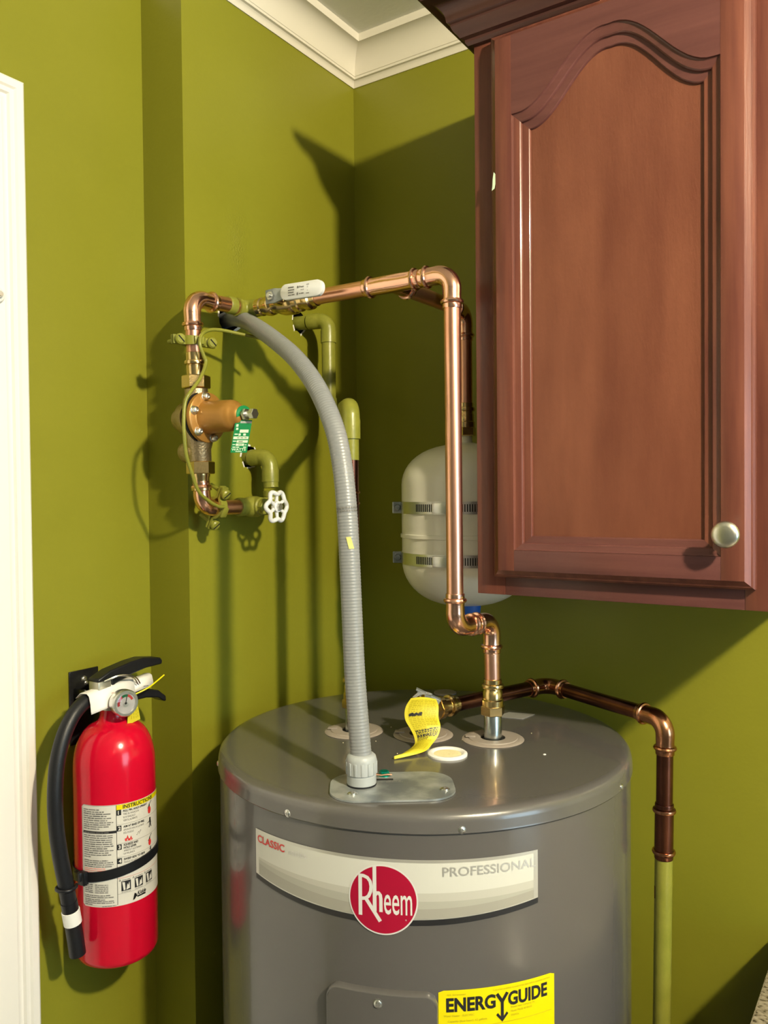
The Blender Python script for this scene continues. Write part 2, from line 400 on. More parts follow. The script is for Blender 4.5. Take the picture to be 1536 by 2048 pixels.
CR = [(0.0, 2.3456), (0.0022, 2.3456), (0.0026, 2.3475)] + cove((0.0028, 2.3480), (0.0092, 2.3572), 0, 4) + [(0.0108, 2.3574), (0.0108, 2.3618), (0.0118, 2.3622)] + \
     cove((0.0120, 2.3624), (0.0430, 2.4040), 0, 8) + [(0.0450, 2.4042), (0.0456, 2.4180), (0.0, 2.4180)]
for o, nme in zip(sweep([(XE, -3.2), (XE, YS), (0.0, YS), (0.0, 0.0), (3.2, 0.0)], CR, 'trim', 'white_trim'), ('trim_1', 'trim_2', 'trim_3', 'trim_4')):
    o.name = nme; struct(o)
# door with its casing at the left
DX = XE
dbm = MB().box((DX - 0.060, -1.561, 0.008), (DX - 0.025, -0.745, 2.028))
for y0, y1 in ((-1.48, -1.19), (-1.115, -0.825)):
    for z0, z1 in ((.2, .85), (1.0, 1.9)):
        dbm.box((DX - .026, y0, z0), (DX - .019, y1, z1), 0, .003)
d1 = struct(dbm.build('door_1', 'door_white'), 'white door at the left edge')
ca = [(0.0, 0.0), (0.0, 0.017), (0.003, 0.0195), (0.012, 0.0195), (0.0145, 0.0165), (0.0205, 0.0165), (0.0225, 0.0125), (0.026, 0.0125), (0.031, 0.0145), (0.060, 0.012), (0.066, 0.009), (0.070, 0.009), (0.070, 0.0)]
def casing(name, pts):
    vs = []; k = len(ca)
    for p, dirv in pts: vs += [V(p) + V(dirv) * w + V((t, 0, 0)) for w, t in ca]
    fs = []
    for j in range(len(pts) - 1):
        for q in range(k): r = (q + 1) % k; fs.append((j * k + q, j * k + r, (j + 1) * k + r, (j + 1) * k + q))
    fs += [tuple(range(k)), tuple((len(pts) - 1) * k + q for q in range(k))]
    return MB().add(vs, fs).build(name, 'door_white', d1, sharp=25)
casing('casing', [((DX, -0.658, 0.0), (0, -1, 0)), ((DX, -0.658, 2.1087), (0, -1, -1))])
casing('casing', [((DX, -0.658, 2.1087), (0, -1, -1)), ((DX, -1.648, 2.1087), (0, 1, -1))])
casing('casing', [((DX, -1.648, 2.1087), (0, 1, -1)), ((DX, -1.648, 0.0), (0, 1, 0))])
for y0 in (-0.742, -1.578): MB().box((DX - 0.12, y0, 0), (DX + .002, y0 + .014, 2.045)).build('jamb', 'door_white', d1)
MB().box((DX - 0.12, -1.564, 2.031), (DX + .002, -0.742, 2.045)).build('jamb', 'door_white', d1)
bmp = thing('door_bumper', (DX + 0.013, -0.7015, 1.8189), 'small white round bumper with grey screw on the white door casing', 'bumper')
MB().lathe([(0.0105, 0), (0.0105, .004), (0.009, .0065), (0.0045, .0075), (0, .0075)], (DX + 0.0135, -0.7015, 1.8189), (1, 0, 0), 24).build('washer', 'white_plastic', bmp)
MB().lathe([(0.0042, 0), (0.0042, .004), (0.003, .0055), (0, .0056)], (DX + 0.021, -0.7015, 1.8189), (1, 0, 0), 16).build('screw', 'steel', bmp)
bb = [(0, 0), (0.014, 0), (0.014, .085), (0.009, .1), (0, .1)]
for o, nme in zip(sweep([(XE, -0.658), (XE, YS), (0.0, YS), (0.0, 0.0), (0.757, 0.0)], bb, 'baseboard', 'white_trim'), ('baseboard_left', 'baseboard_return', 'baseboard_alcove', 'baseboard_back')):
    o.name = nme; struct(o)

# ================================================================== WALL CABINET
cab = thing('wall_cabinet', (0.611, 0.0, 1.417), 'dark cherry wall cabinet with arched raised door and crown top', 'cabinet')
X0, X1, YF, Z0, Z1 = 0.4186, 0.803, -0.305, 1.4172, 2.200
b = MB(); t = .016
b.box((X0 + .002, YF + .019, Z0 + .004), (X0 + .002 + t, -.002, Z1)); b.box((X1 - .002 - t, YF + .019, Z0 + .004), (X1 - .002, -.002, Z1))
b.box((X0 + .018, YF + .019, Z0 + .012), (X1 - .018, -.002, Z0 + .028)); b.box((X0 + .018, YF + .019, Z1 - .016), (X1 - .018, -.002, Z1)); b.box((X0 + .018, -.008, Z0 + .028), (X1 - .018, -.002, Z1 - .016))
b.build('carcass', 'cherry_dark', cab)
ff = MB()
ff.box((X0, YF, Z0), (X0 + .042, YF + .019, Z1), 0, .0008); ff.box((X1 - .042, YF, Z0), (X1, YF + .019, Z1), 0, .0008)
ff.box((X0 + .042, YF, Z0), (X1 - .042, YF + .019, Z0 + .042), 1, .0008); ff.box((X0 + .042, YF, Z1 - .042), (X1 - .042, YF + .019, Z1), 1, .0008)
ff.build('face_frame', ['cherry_vertical', 'cherry_horizontal'], cab)
KP = [(0, 2.163), (.006, 2.163), (.009, 2.167), (.009, 2.1705), (.014, 2.1725), (.017, 2.177), (.021, 2.181), (.0235, 2.1865), (.0235, 2.189), (.027, 2.191)] + cove((.0275, 2.1915), (.050, 2.215), 0, 5) + [(.053, 2.216), (.053, 2.220), (.060, 2.2225), (.063, 2.229), (.063, 2.237), (0, 2.237)]
sweep([(X0, -.002), (X0, YF), (X1, YF), (X1, -.002)][::-1], [(-o, z) for o, z in KP], 'crown_moulding', 'cherry_dark', cab, seg_objs=False)
# door: slab edge with bevelled rim, stiles, rails, cathedral moulding, panel, knob
DX0, DX1, DZ0, DZ1, DF = 0.449, 0.774, 1.4422, 2.160, -0.325
ci = .010
def rim(i, y): return [(DX0 + i, y, DZ0 + i), (DX1 - i, y, DZ0 + i), (DX1 - i, y, DZ1 - i), (DX0 + i, y, DZ1 - i)]
b = MB(); R = [rim(0, YF - .0005), rim(0, -.3155), rim(.0025, -.3185), rim(.004, -.3190), rim(ci, -.3245), rim(ci, -.3225)]
vs = [p for r in R for p in r]; fs = [(0, 1, 2, 3)]
for j in range(len(R) - 1):
    for q in range(4): r = (q + 1) % 4; fs.append((j * 4 + q, j * 4 + r, (j + 1) * 4 + r, (j + 1) * 4 + q))
fs = fs[1:]                      # the edge is a hollow rim; back and front are closed by the pieces below
door = MB().add(vs, fs).box((DX0 + .003, YF - .0005, DZ0 + .003), (DX1 - .003, YF - .003, DZ1 - .003)).build('door', 'cherry_vertical', cab, sharp=20)
OL, OR_, OB, OS, OH = .4820, .7388, 1.4795, 2.0480, .0755      # outer sight line: left, right, bottom, spring, rise
IL, IR, IB, IS, IH = .5045, .7180, 1.4985, 2.0260, .0735
NA = 36
def outline(l, r, bt, sp, h, k=1.0):
    pts = [(l + (r - l) * i / 8, bt) for i in range(8)] + [(r, bt + (sp - bt) * i / 8) for i in range(8)]
    for i in range(NA + 1):
        x = r + (l - r) * i / NA; u = abs((x - (l + r) / 2) / ((r - l) / 2)); w = min(1, u) * k; pts.append((x, sp + h * max(0, .5 + .5 * math.cos(math.pi * w) + .04 * math.sin(2 * math.pi * w))))
    pts += [(l, sp + (bt - sp) * i / 8) for i in range(1, 8)]
    return pts
O = outline(OL, OR_, OB, OS, OH); I = outline(IL, IR, IB, IS, IH, .94); n = len(O)
for nm, xa, xb in (('stile', DX0 + ci, OL), ('stile', OR_, DX1 - ci)):
    MB().box((xa, DF, DZ0 + ci), (xb, DF + .016, DZ1 - ci), 0, .0004).build(nm, 'cherry_vertical', door)
MB().box((OL, DF + .0002, DZ0 + ci), (OR_, DF + .016, OB), 0, .0003).build('bottom_rail', 'cherry_horizontal', door)
tv = [(p[0], DF + .0002, p[1]) for p in O[16:16 + NA + 1]]; k = len(tv)
b = MB().add(tv + [(p[0], p[1], DZ1 - ci) for p in tv], [(i, i + 1, i + 1 + k, i + k) for i in range(k - 1)])
b.add(tv + [(p[0], DF + .016, p[2]) for p in tv], [(i, i + 1, i + 1 + k, i + k) for i in range(k - 1)])
b.build('top_rail', 'cherry_horizontal', door, fix=False)
pf = [(0, -.0001), (.03, .0022), (.10, .0030), (.44, .0046), (.50, .0058), (.53, .0086), (.92, .0094), (.96, .0102), (1.0, .0135)]
vs = []; fs = []
for s_, y in pf: vs += [(O[i][0] + (I[i][0] - O[i][0]) * s_, DF + y, O[i][1] + (I[i][1] - O[i][1]) * s_) for i in range(n)]
for j in range(len(pf) - 1):
    for i in range(n): q = (i + 1) % n; fs.append((j * n + i, j * n + q, (j + 1) * n + q, (j + 1) * n + i))
mo = MB(); mo.v = [V(p) for p in vs]; mo.f = fs
def seg_of(i): return 0 if (8 <= i % n < 16 or i % n >= 16 + NA) else 1
mo.m = [seg_of(f[0] % n) for f in fs]
mo.build('panel_moulding', ['cherry_vertical', 'cherry_horizontal'], door, sharp=14)
bm = bmesh.new(); vv = [bm.verts.new((p[0], DF + .0130, p[1])) for p in outline(IL - .001, IR + .001, IB - .001, IS + .001, IH, .94)]; fc = bm.faces.new(vv); bmesh.ops.triangulate(bm, faces=[fc])
MB().bm(bm).build('panel', 'cherry_panel', door)
kx, kz = .7480, 1.5060
lab(MB().lathe([(.0075, 0), (.0075, .002), (.0055, .004), (.0052, .012), (.008, .0165), (.0135, .019), (.0152, .0215), (.0152, .0235), (.0135, .0262), (.009, .0278), (.004, .0284), (0, .0285)], (kx, DF, kz), (0, -1, 0), 36).build('knob', 'satin_nickel', door), 'round satin nickel knob')
# paint smudge left on the door edge
b = Print(planemap((.4535, -.3205, 1.955), (1, 0, 0), (0, 0, 1)))
b.poly([(0, 0), (.004, .002), (.0065, .012), (.006, .02), (.003, .024), (.0015, .015), (.001, .006)], 0, .0042)
lab(b.build('paint_smudge', 'tag_light', door, fix=False), 'pale green paint smudge')

# ================================================================== COUNTER
ct = MB().box((.758, -.645, .876), (1.75, -.001, .910), 0, .003).build('countertop', 'granite'); tag(ct, 'speckled brown granite countertop at the lower right corner', 'countertop')
bc = thing('base_cabinet', (1.26, -.3, 0), 'cherry base cabinet under the granite countertop', 'cabinet')
MB().box((.775, -.60, .10), (1.73, -.016, .875)).build('body', 'cherry_vertical', bc); MB().box((.79, -.54, 0.001), (1.71, -.02, .10)).build('toe_kick', 'cherry_dark', bc)
for i in range(2):
    dd = MB().box((.80 + .46 * i, -.62, .14), (1.24 + .46 * i, -.601, .84), 0, .004).build('door', 'cherry_vertical', bc)
    MB().lathe([(.006, 0), (.005, .012), (.014, .02), (.0135, .025), (0, .028)], (1.2 if i == 0 else 1.30, -.62, .76), (0, -1, 0), 24).build('knob', 'satin_nickel', dd)

# ================================================================== WATER HEATER
HX, HY, HR, HT = .3309, -.3101, .2888, 1.2074
wh = thing('water_heater', (HX, HY, 0.0), 'tall grey electric water heater with red round badge under the copper pipes', 'water heater')
MB().lathe([(.262, .004), (.270, .03), (.2865, .035), (HR - .002, .05), (HR - .002, HT - .010)], (HX, HY, 0), seg=128).build('jacket', 'heater_grey', wh)
MB().lathe([(HR - .004, HT - .0236), (HR, HT - .0240), (HR + .0008, HT - .0228), (HR + .0004, HT - .021), (HR, HT - .012), (HR - .0015, HT - .0055), (HR - .0055, HT - .0014), (HR - .011, HT - .0001), (HR - .016, HT), (.15, HT), (0, HT)], (HX, HY, 0), seg=128).build('top_pan', 'heater_grey', wh)
for az in (-91.8, -50.7, -0.5, 45, 90, 135, 180, 225):
    a = math.radians(az); d = V((math.cos(a), math.sin(a), 0))
    inst(SCREW, 'screw', wh, V((HX, HY, HT - .0195)) + d * (HR - .0002), axis_rot(d)).scale = (.72, .72, .9)
cold, hot, ctr = V((.4250, -.2740, HT)), V((.2345, -.3454, HT)), V((.3305, -.3080, HT))
for p, hr, r in ((cold, .0175, .0437), (hot, .0175, .0432), (ctr, .020, .0432)):
    g = MB(); seg = 48; prof = [(hr, .0006), (hr, .0028), (hr + .006, .0036), (r * .78, .0034), (r * .80, .0022), (r - .002, .0018), (r, .0004)]
    g.lathe(prof, p, seg=seg, caps=False)
    gk = g.build('gasket', 'gasket_taupe', wh)
    MB().lathe([(hr + .0005, .0005), (0, .0005)], p, seg=32, caps=False).build('opening', 'dark_void', gk)
    w = V((-.82, -.42, 0)).normalized(); MB().obox(p + w * (hr + .014) + V((0, 0, .0042)), (w, V((0, 0, 1)).cross(w), (0, 0, 1)), (.007, .0055, .0006), 0, .0003).build('fold', 'gasket_taupe', gk)
for p, nm in ((cold, 0), (hot, 1)):
    MB().lathe([(.0126, .0003), (.0126, .034), (.0118, .036)], p, seg=28).build('nipple', 'nipple_steel', wh)
cp = MB().lathe([(.0265, 0), (.0265, .0022), (.0245, .0036), (.0215, .0036), (.019, .0018), (.0185, .0012)], (.4041, -.3683, HT), seg=40, caps=False).build('cap', 'cap_white', wh); lab(cp, 'white plastic ring cap with cream foam')
MB().lathe([(.0188, .0011), (.012, .0022), (.006, .0016), (0, .002)], (.4041, -.3683, HT), seg=24, caps=False).build('foam', 'foam_cream', cp)
lab(MB().lathe([(.0195, 0), (.0195, .0018), (.017, .003), (.010, .0022), (0, .0022)], (.2367, -.0758, HT), seg=32).build('cap', 'gasket_taupe', wh), 'grey cap at the back')
# junction cover plate
pc = V((.4085, -.5105, HT)); pu = V((.8155, .5787, 0)).normalized(); pv = V((-pu.y, pu.x, 0))
def dense(pts, step=.006):
    out = []
    for p, q in zip(pts, pts[1:] + pts[:1]):
        k = max(1, int(math.hypot(q[0] - p[0], q[1] - p[1]) / step)); out += [(p[0] + (q[0] - p[0]) * i / k, p[1] + (q[1] - p[1]) * i / k) for i in range(k)]
    return out
def stadium(hu, hv, r, n=10):
    pts = []
    for cx, cy, a0 in ((hu - r, hv - r, 0), (-(hu - r), hv - r, 90), (-(hu - r), -(hv - r), 180), (hu - r, -(hv - r), 270)):
        for i in range(n + 1): a = math.radians(a0 + 90 * i / n); pts.append((cx + r * math.cos(a), cy + r * math.sin(a)))
    return pts
jp = MB().prism(stadium(.0735, .0470, .034), (pu, pv), pc + V((0, 0, .0014)), (0, 0, 1), .0022).build('cover_plate', 'galvanised', wh); lab(jp, 'galvanised metal cover plate')
for p in ((.3846, -.5577), (.4678, -.4888)): inst(SCREW, 'screw', jp, (p[0], p[1], HT + .0025)).scale = (.95, .95, 1)
pr = Print(planemap(pc + V((0, 0, .0026)), pu, pv)); pr.greek(-.004, .012, .014, .0016, 0); pr.greek(-.007, .013, .0105, .0016, 0)
pr.build('stamping', 'print_silver', jp, fix=False)
MB().obox(pc + pv * .020 - pu * .008 + V((0, 0, .0028)), (pu, pv, (0, 0, 1)), (.010, .0022, .0003)).build('slot', 'dark_void', jp)
gs = MB().hexnut((.3809, -.4860, HT + .0025), (0, 0, 1), .0060, .0055); gs.lathe([(.0075, 0), (.0075, .0012)], (.3809, -.4860, HT + .0025), seg=20)
gso = gs.build('ground_screw', 'green_screw', jp); lab(gso, 'green ground screw')
MB().tube([(.370, -.500, HT + .004), (.376, -.496, HT + .0055), (.3815, -.4925, HT + .0045), (.3880, -.4885, HT + .0055), (.392, -.4855, HT + .005)], .0011, 8).build('ground_lead', 'copper', jp)
# sticker on the top, at the back
stq = [(.3765, -.1685), (.4195, -.1590), (.4245, -.1240), (.3850, -.1340)]
MB().prism(stq, ((1, 0, 0), (0, 1, 0)), (0, 0, HT + .0006), (0, 0, 1), .0006).build('sticker', 'sticker_silver', wh)
# paint fleck
MB().lathe([(.0022, 0), (.0015, .0008), (0, .0009)], (.5135, -.3005, HT), seg=8).build('paint_fleck', 'cap_white', wh)
for q in ((.30, -.42), (.345, -.40), (.27, -.30), (.29, -.37), (.255, -.40), (.46, -.22), (.39, -.30)):
    MB().lathe([(.0007, 0), (.0005, .0006), (0, .0007)], (*q, HT), seg=6).build('crumb', 'foam_cream', wh)
# brand band: a printed metal-look label bent round the jacket
AZ0 = -68.1; hu = math.radians(35.2) * HR
bmap = cylmap(HX, HY, HR - .002, AZ0, 1.0)
def zb(k): return .0880 + (.1010 - .0880) * k * k
def zt(k): return .1550
NB = 64
br = Print(bmap)
levels = [lambda k: zb(k) - .0062, zb, lambda k: zb(k) + .0012, lambda k: zb(k) + .0125 - .002 * k, lambda k: zb(k) + .0215 - .006 * k * k - .003 * k, lambda k: zb(k) + .030 - .009 * k * k, lambda k: zt(k) - .0036, zt]
mi = [1, 2, 6, 5, 4, 3, 2]
for li in range(7):
    for i in range(NB):
        k0, k1 = -1 + 2 * i / NB, -1 + 2 * (i + 1) / NB
        m_ = mi[li]
        if m_ not in (1,) and (i == 0 or i == NB - 1): m_ = 2
        br.poly([(k0 * hu, levels[li](k0)), (k1 * hu, levels[li](k1)), (k1 * hu, levels[li + 1](k1)), (k0 * hu, levels[li + 1](k0))], m_, .0006)
band = br.build('brand_band', ['heater_grey', 'print_black', 'band_edge', 'band_a', 'band_b', 'band_c', 'band_d'], wh, fix=False); lab(band, 'cream curved brand band with a black lower edge')
tx = Print(bmap); tx.lift = .0009
tx.text('CLASSIC', -hu + .0040, .1402, .0085, .0480, 0, .022); tx.build('lettering', 'print_red', band, fix=False)
tx = Print(bmap); tx.lift = .0009; tx.text('series', -hu + .0580, .1402, .0070, .026, 0); tx.build('lettering', 'print_pale', band, fix=False)
tx = Print(bmap); tx.lift = .0009
pro_u0 = math.radians(-55.1 - AZ0) * HR; pro_w = math.radians(21.6) * HR
tx.text('PROFESSIONAL', pro_u0, .1370, .0100, pro_w, 0, .012)
tx.build('lettering', 'print_silver', band, fix=False)
bv = .1092
bd = Print(bmap)
bd.disc(0, bv, .0390, .0390, 0, 80, .0010); bd.disc(0, bv, .0373, .0373, 1, 80, .0012)
bo = bd.build('badge', ['print_pale', 'badge_red'], wh, fix=False); lab(bo, 'round red badge with silver lettering')
lt = Print(bmap); lt.lift = .0014; w_ = .0042
lt.stroke([(-0.02539, bv - 0.01932), (-0.02539, bv + 0.02668)], w_)
lt.stroke([(-0.02622, bv + 0.02484), (-0.02162, bv + 0.02484), (-0.01702, bv + 0.02318), (-0.01398, bv + 0.01932), (-0.01288, bv + 0.01380), (-0.01343, bv + 0.00828), (-0.01582, bv + 0.00276), (-0.01932, bv + 0.00000), (-0.02484, bv - 0.00074)], w_ * .9)
lt.stroke([(-0.01886, bv - 0.00037), (-0.00276, bv - 0.02410)], w_)
lt.stroke([(-0.00902, bv - 0.01334), (-0.00902, bv + 0.03740)], w_)
lt.stroke([(-0.00902, bv + 0.00414), (-0.00662, bv + 0.00718), (-0.00442, bv + 0.00736), (-0.00258, bv + 0.00506), (-0.00202, bv + 0.00092), (-0.00202, bv - 0.01362)], w_ * .9)
lt.text('eem', .0014, bv - .0150, .0325, .0310, 0, .006)
lt.text('R', .0250, bv - .0215, .0016, .0015, 0)
lt.build('lettering', 'print_pale', bo, fix=False)
# access panel (raised, rounded corners, dished middle) and its screw
AP = cylmap(HX, HY, HR - .002, -68.65, .905)
phu, phv = math.radians(12.35) * HR, .1048
base_ = dense(stadium(phu, phv, .014, 8)); b = MB(); rings_ = []
for k_, l in ((1.0, .0), (.998, .004), (.985, .0075), (.96, .0092), (.93, .0095)):
    rings_.append([AP(u * (1 - (1 - k_) * .5) , v * (1 - (1 - k_) * .3), l) for u, v in base_])
k = len(rings_[0]); vs = [p for r in rings_ for p in r]; fs = [(j * k + i, j * k + (i + 1) % k, (j + 1) * k + (i + 1) % k, (j + 1) * k + i) for j in range(len(rings_) - 1) for i in range(k)]
b.add(vs, fs)
kf = (1 - .062 * .5, 1 - .062 * .3)
for i in range(40):                      # face in columns, with a low dished dome below the screw
    u0, u1 = -phu * kf[0] + 2 * phu * kf[0] * i / 40, -phu * kf[0] + 2 * phu * kf[0] * (i + 1) / 40
    def vmax(u):
        d = phu - .014; x = max(0, abs(u) / kf[0] - d); return (phv - .014 + math.sqrt(max(0, .014 ** 2 - x * x))) * kf[1]
    def hz_(u, v):
        q = math.hypot(u / .046, (v - .008) / .062); return .0095 + (.0065 * (.5 + .5 * math.cos(math.pi * min(1, q))) if q < 1 else 0)
    NV = 40
    vs = [AP(u, (2 * j / NV - 1) * vmax(u), hz_(u, (2 * j / NV - 1) * vmax(u))) for u in (u0, u1) for j in range(NV + 1)]
    b.add(vs, [(j, j + 1, NV + 2 + j, NV + 1 + j) for j in range(NV)])
bmw = bmesh.new(); vv = [bmw.verts.new(p) for p in b.v]
for f in b.f:
    try: bmw.faces.new([vv[i] for i in f])
    except ValueError: pass
bmesh.ops.remove_doubles(bmw, verts=bmw.verts[:], dist=.00005)
apn = MB().bm(bmw).build('access_panel', 'heater_grey', wh)
a = math.radians(-69); d = V((math.cos(a), math.sin(a), 0)); inst(SCREW, 'screw', apn, V((HX, HY, .9985)) + d * (HR + .0075), axis_rot(d)).scale = (.85, .85, 1)
# yellow energy label
EM = cylmap(HX, HY, HR - .002, -42.2, 1.0)
ehu = math.radians(13.8) * HR; ek = Print(EM); pts = []
for i in range(24):
    u0, u1 = -ehu + 2 * ehu * i / 24, -ehu + 2 * ehu * (i + 1) / 24
    c0 = .002 if i == 0 else 0; c1 = .002 if i == 23 else 0
    ek.poly([(u0, -.175), (u1, -.175), (u1, .0108 - c1), (u0, .0108 - c0)], 0, .0006)
eo = ek.build('energy_label', 'energy_yellow', wh, fix=False); lab(eo, 'yellow energy label')
et = Print(EM); et.lift = .001
et.text('U.S. Government', -ehu + .010, .0050, .0020, .020, 1); et.text('Federal law prohibits removal of this label before consumer purchase.', -.0085, .0058, .0020, .072, 1)
et.text('ENERG', -ehu + .0085, -.0125, .0145, .0555, 0, .035); et.text('GUIDE', .0092, -.0125, .0145, .0500, 0, .035)
yu = .0022
et.stroke([(yu - .0062, .0020), (yu, -.0075), (yu + .0062, .0020)], .0036); et.stroke([(yu, -.0060), (yu, -.0260)], .0034)
et.poly([(yu - .0072, -.0215), (yu - .0052, -.0195), (yu, -.0262), (yu + .0052, -.0195), (yu + .0072, -.0215), (yu, -.0300)])
et.text('Water Heater - ELECTRIC', -ehu + .0055, -.0185, .0022, .034, 1); et.text('Capacity (first hour): 62 gallons', -ehu + .010, -.0245, .0022, .044, 1)
et.text('Rheem Sales Company, Inc', .0125, -.0165, .0022, .030, 1); et.text('Model PROE 40 RH10', .0125, -.0210, .0022, .026, 1); et.text('050426', .0125, -.0255, .0022, .010, 1)
et.rect(-ehu + .006, -.0310, ehu - .004, -.0305, 1, n=12)
et.build('lettering', ['print_black', 'energy_print'], eo, fix=False)

# ================================================================== COLD WATER COPPER RUN
RY, RZ = -.363, 1.845
LX, LY = .4135, -.361                     # the long drop
SXY = (.050, -.479)
cw = thing('copper_water_pipe', (LX, LY, 1.30), 'bright copper water pipe running from the tee down to the heater', 'pipe')
XP, XM, YP, YM, ZP, ZM = V((1, 0, 0)), V((-1, 0, 0)), V((0, 1, 0)), V((0, -1, 0)), V((0, 0, 1)), V((0, 0, -1))
def elbow(c, a, b, m, parent, **k):
    mb, ext = elbow_mb(c, a, b, **k); mb.build('elbow', m, parent); return ext
ex = elbow((LX, RY, RZ), XM, ZM, 'copper_fitting', cw)
zlow = 1.376
elbow((LX, RY + .002, zlow), ZP, V((.0105, .089, 0)), 'copper_fitting', cw, L=.0252)
elbow((.424, -.274, zlow), V((-.0105, -.089, 0)), ZM, 'copper_fitting', cw, L=.0252)
pipe('pipe', (.185, RY, RZ), (.300, RY, RZ), 'copper', cw); pipe('pipe', (.34, RY, RZ), (LX - .03, RY, RZ), 'copper', cw)
pipe('pipe', (LX, RY, RZ - .03), (LX, RY + .002, zlow + .03), 'copper', cw)
pipe('pipe', (.424, -.274, zlow - .03), (.425, -.274, 1.280), 'copper', cw)
TX = .320
tb = MB(); e = press_end(.03); P = [(TX - .0455 + q, RY, RZ) for q, _ in e] + [(TX + .0455 - q, RY, RZ) for q, _ in reversed(e)]
tb.tube(P, [q for _, q in e] + [q for _, q in reversed(e)], 24)
P = [(TX, RY, RZ)] + [(TX, RY + .046 - q, RZ + .0004) for q, _ in reversed(e)]; tb.tube(P, [.0122] + [q for _, q in reversed(e)], 24)
tb.build('tee', 'copper_fitting', cw)
def brass_adapter(parent, p, up, length=.052, name='brass_adapter'):
    b = MB(); k = length / .052; p = V(p); up = V(up).normalized()
    b.lathe([(.0136, .013 * k), (.0152, .014 * k), (.0152, .022 * k), (.0138, .0235 * k), (.0138, .034 * k), (.0126, .0355 * k), (.0126, .0385 * k), (.0155, .0395 * k), (.0160, .042 * k), (.0152, .0445 * k), (.0128, .0455 * k), (.0128, .0515 * k), (.0115, .052 * k)], p, up, 28)
    b.hexnut(p + up * .001, up, .0172, .013 * k, hint=(.3, 1, 0.1)); return b.build(name, 'brass', parent)
brass_adapter(cw, cold + V((0, 0, .034)), ZP)
# branch from the tee to the expansion tank
TKX, TKY = .3060, -.1252
eb = thing('copper_branch_pipe', (TKX, -.118, 1.65), 'shaded copper pipe from the tee back down to the white tank', 'pipe')
bx, by, bz = .3045, -.1200, 1.852
pipe('pipe', (TX, RY + .035, RZ), (bx + .001, by - .03, bz), 'copper', eb)
elbow((bx, by, bz), V((TX - bx, RY - by, RZ - bz)), ZM, 'copper_fitting', eb)
pipe('pipe', (bx, by, bz - .03), (bx + .0005, by - .001, 1.690), 'copper', eb)
brass_adapter(eb, (bx + .0005, by - .002, 1.648), ZP, .055)
# ------------------------------------------------------------------ ball valve
bvv = thing('ball_valve', (.135, RY, RZ), 'brass ball valve with white sleeved lever on the copper run', 'valve')
b = MB(); b.lathe([(.0118, 0), (.0135, .001), (.0140, .010), (.0122, .012), (.0122, .018), (.0150, .020), (.0160, .026), (.0150, .032), (.0132, .034), (.0132, .040), (.0165, .046), (.0190, .055), (.0195, .066), (.0190, .075), (.0172, .077), (.0172, .085), (.0150, .087), (.0142, .094), (.0165, .096), (.0170, .101), (.0165, .106), (.0128, .108), (.0128, .116), (.0115, .1165)], (.073, RY, RZ), XP, 32)
b.lathe([(.0085, 0), (.0085, .024), (.007, .026)], (.1330, RY - .004, RZ), YM, 20); b.build('body', 'brass', bvv)
lz = RZ + .0020
lev = MB(); lev.prism([(-.011, -.010), (-.011, .010), (.006, .0105), (.014, .009), (.028, .007), (.028, -.007), (.014, -.009), (.006, -.0105)], ((1, 0, .02), (0, 0, 1)), (.1330, -.3990, lz), YP, .003).build('lever_plate', 'galvanised', bvv)
b = MB(); b.hexnut((.1330, -.3990, lz), YM, .0068, .0055); b.lathe([(.0035, 0), (.0035, .009), (.003, .0095)], (.1330, -.3990, lz), YM, 14); b.build('stem_nut', 'steel', bvv)
sl = stadium(.0385, .0112, .0105, 8); sl = [(p[0] if p[0] > 0 else max(p[0], -.0385), p[1]) for p in sl]
o_ = V((.1935, -.4030, lz - .0008)); su = V((1, 0, -.03)).normalized(); sv = V((.03, 0, 1)).normalized()
def pillow(poly, ax, o, e, depth, bev):
    b = MB(); k = len(poly); vs = []
    for s_, dd in ((1 - bev / .0105, -depth / 2), (1, -depth / 2 + bev * .6), (1, depth / 2 - bev * .6), (1 - bev / .0105, depth / 2)):
        cx = sum(p[0] for p in poly) / k
        for p in poly:
            L = math.hypot(*p) or 1; sh = (1 - s_) * .0105
            q = (p[0] - math.copysign(min(abs(p[0]), sh), p[0]), p[1] - math.copysign(min(abs(p[1]), sh), p[1]))
            vs.append(V(o) + V(ax[0]) * q[0] + V(ax[1]) * q[1] + V(e) * dd)
    fs = [(j * k + i, j * k + (i + 1) % k, (j + 1) * k + (i + 1) % k, (j + 1) * k + i) for j in range(3) for i in range(k)] + [tuple(range(k)), tuple(3 * k + i for i in range(k))]
    return b.add(vs, fs)
slv = pillow(sl, (su, sv), o_, YM, .0085, .0022).build('sleeve', 'white_plastic', bvv); lab(slv, 'white plastic lever sleeve')
pm = planemap(o_ + YM * .0043, su, sv); pr = Print(pm); pr.lift = .0003
for i in range(4): pr.greek(-.0225, -.0105, .0042 - i * .0036, .0022, 0)
pr.disc(-.0045, .0042, .0016, .0019, 0, 4); pr.text('Press', -.0022, .0030, .0026, .0085, 0, .02, .2); pr.text('VALVE', .0005, -.0012, .0019, .0060, 0)
pr.disc(-.0052, -.0052, .0013, .0021, 0, 12); pr.greek(-.0022, .0062, -.0060, .0018, 0)
pr.text('600', .0112, .0052, .0019, .0046, 0); pr.text('G', .0122, .0020, .0019, None, 0); pr.text('4', .0122, -.0030, .0019, None, 0); pr.greek(.0105, .0160, -.0066, .0017, 0)
pr.build('lettering', 'print_grey', slv, fix=False)
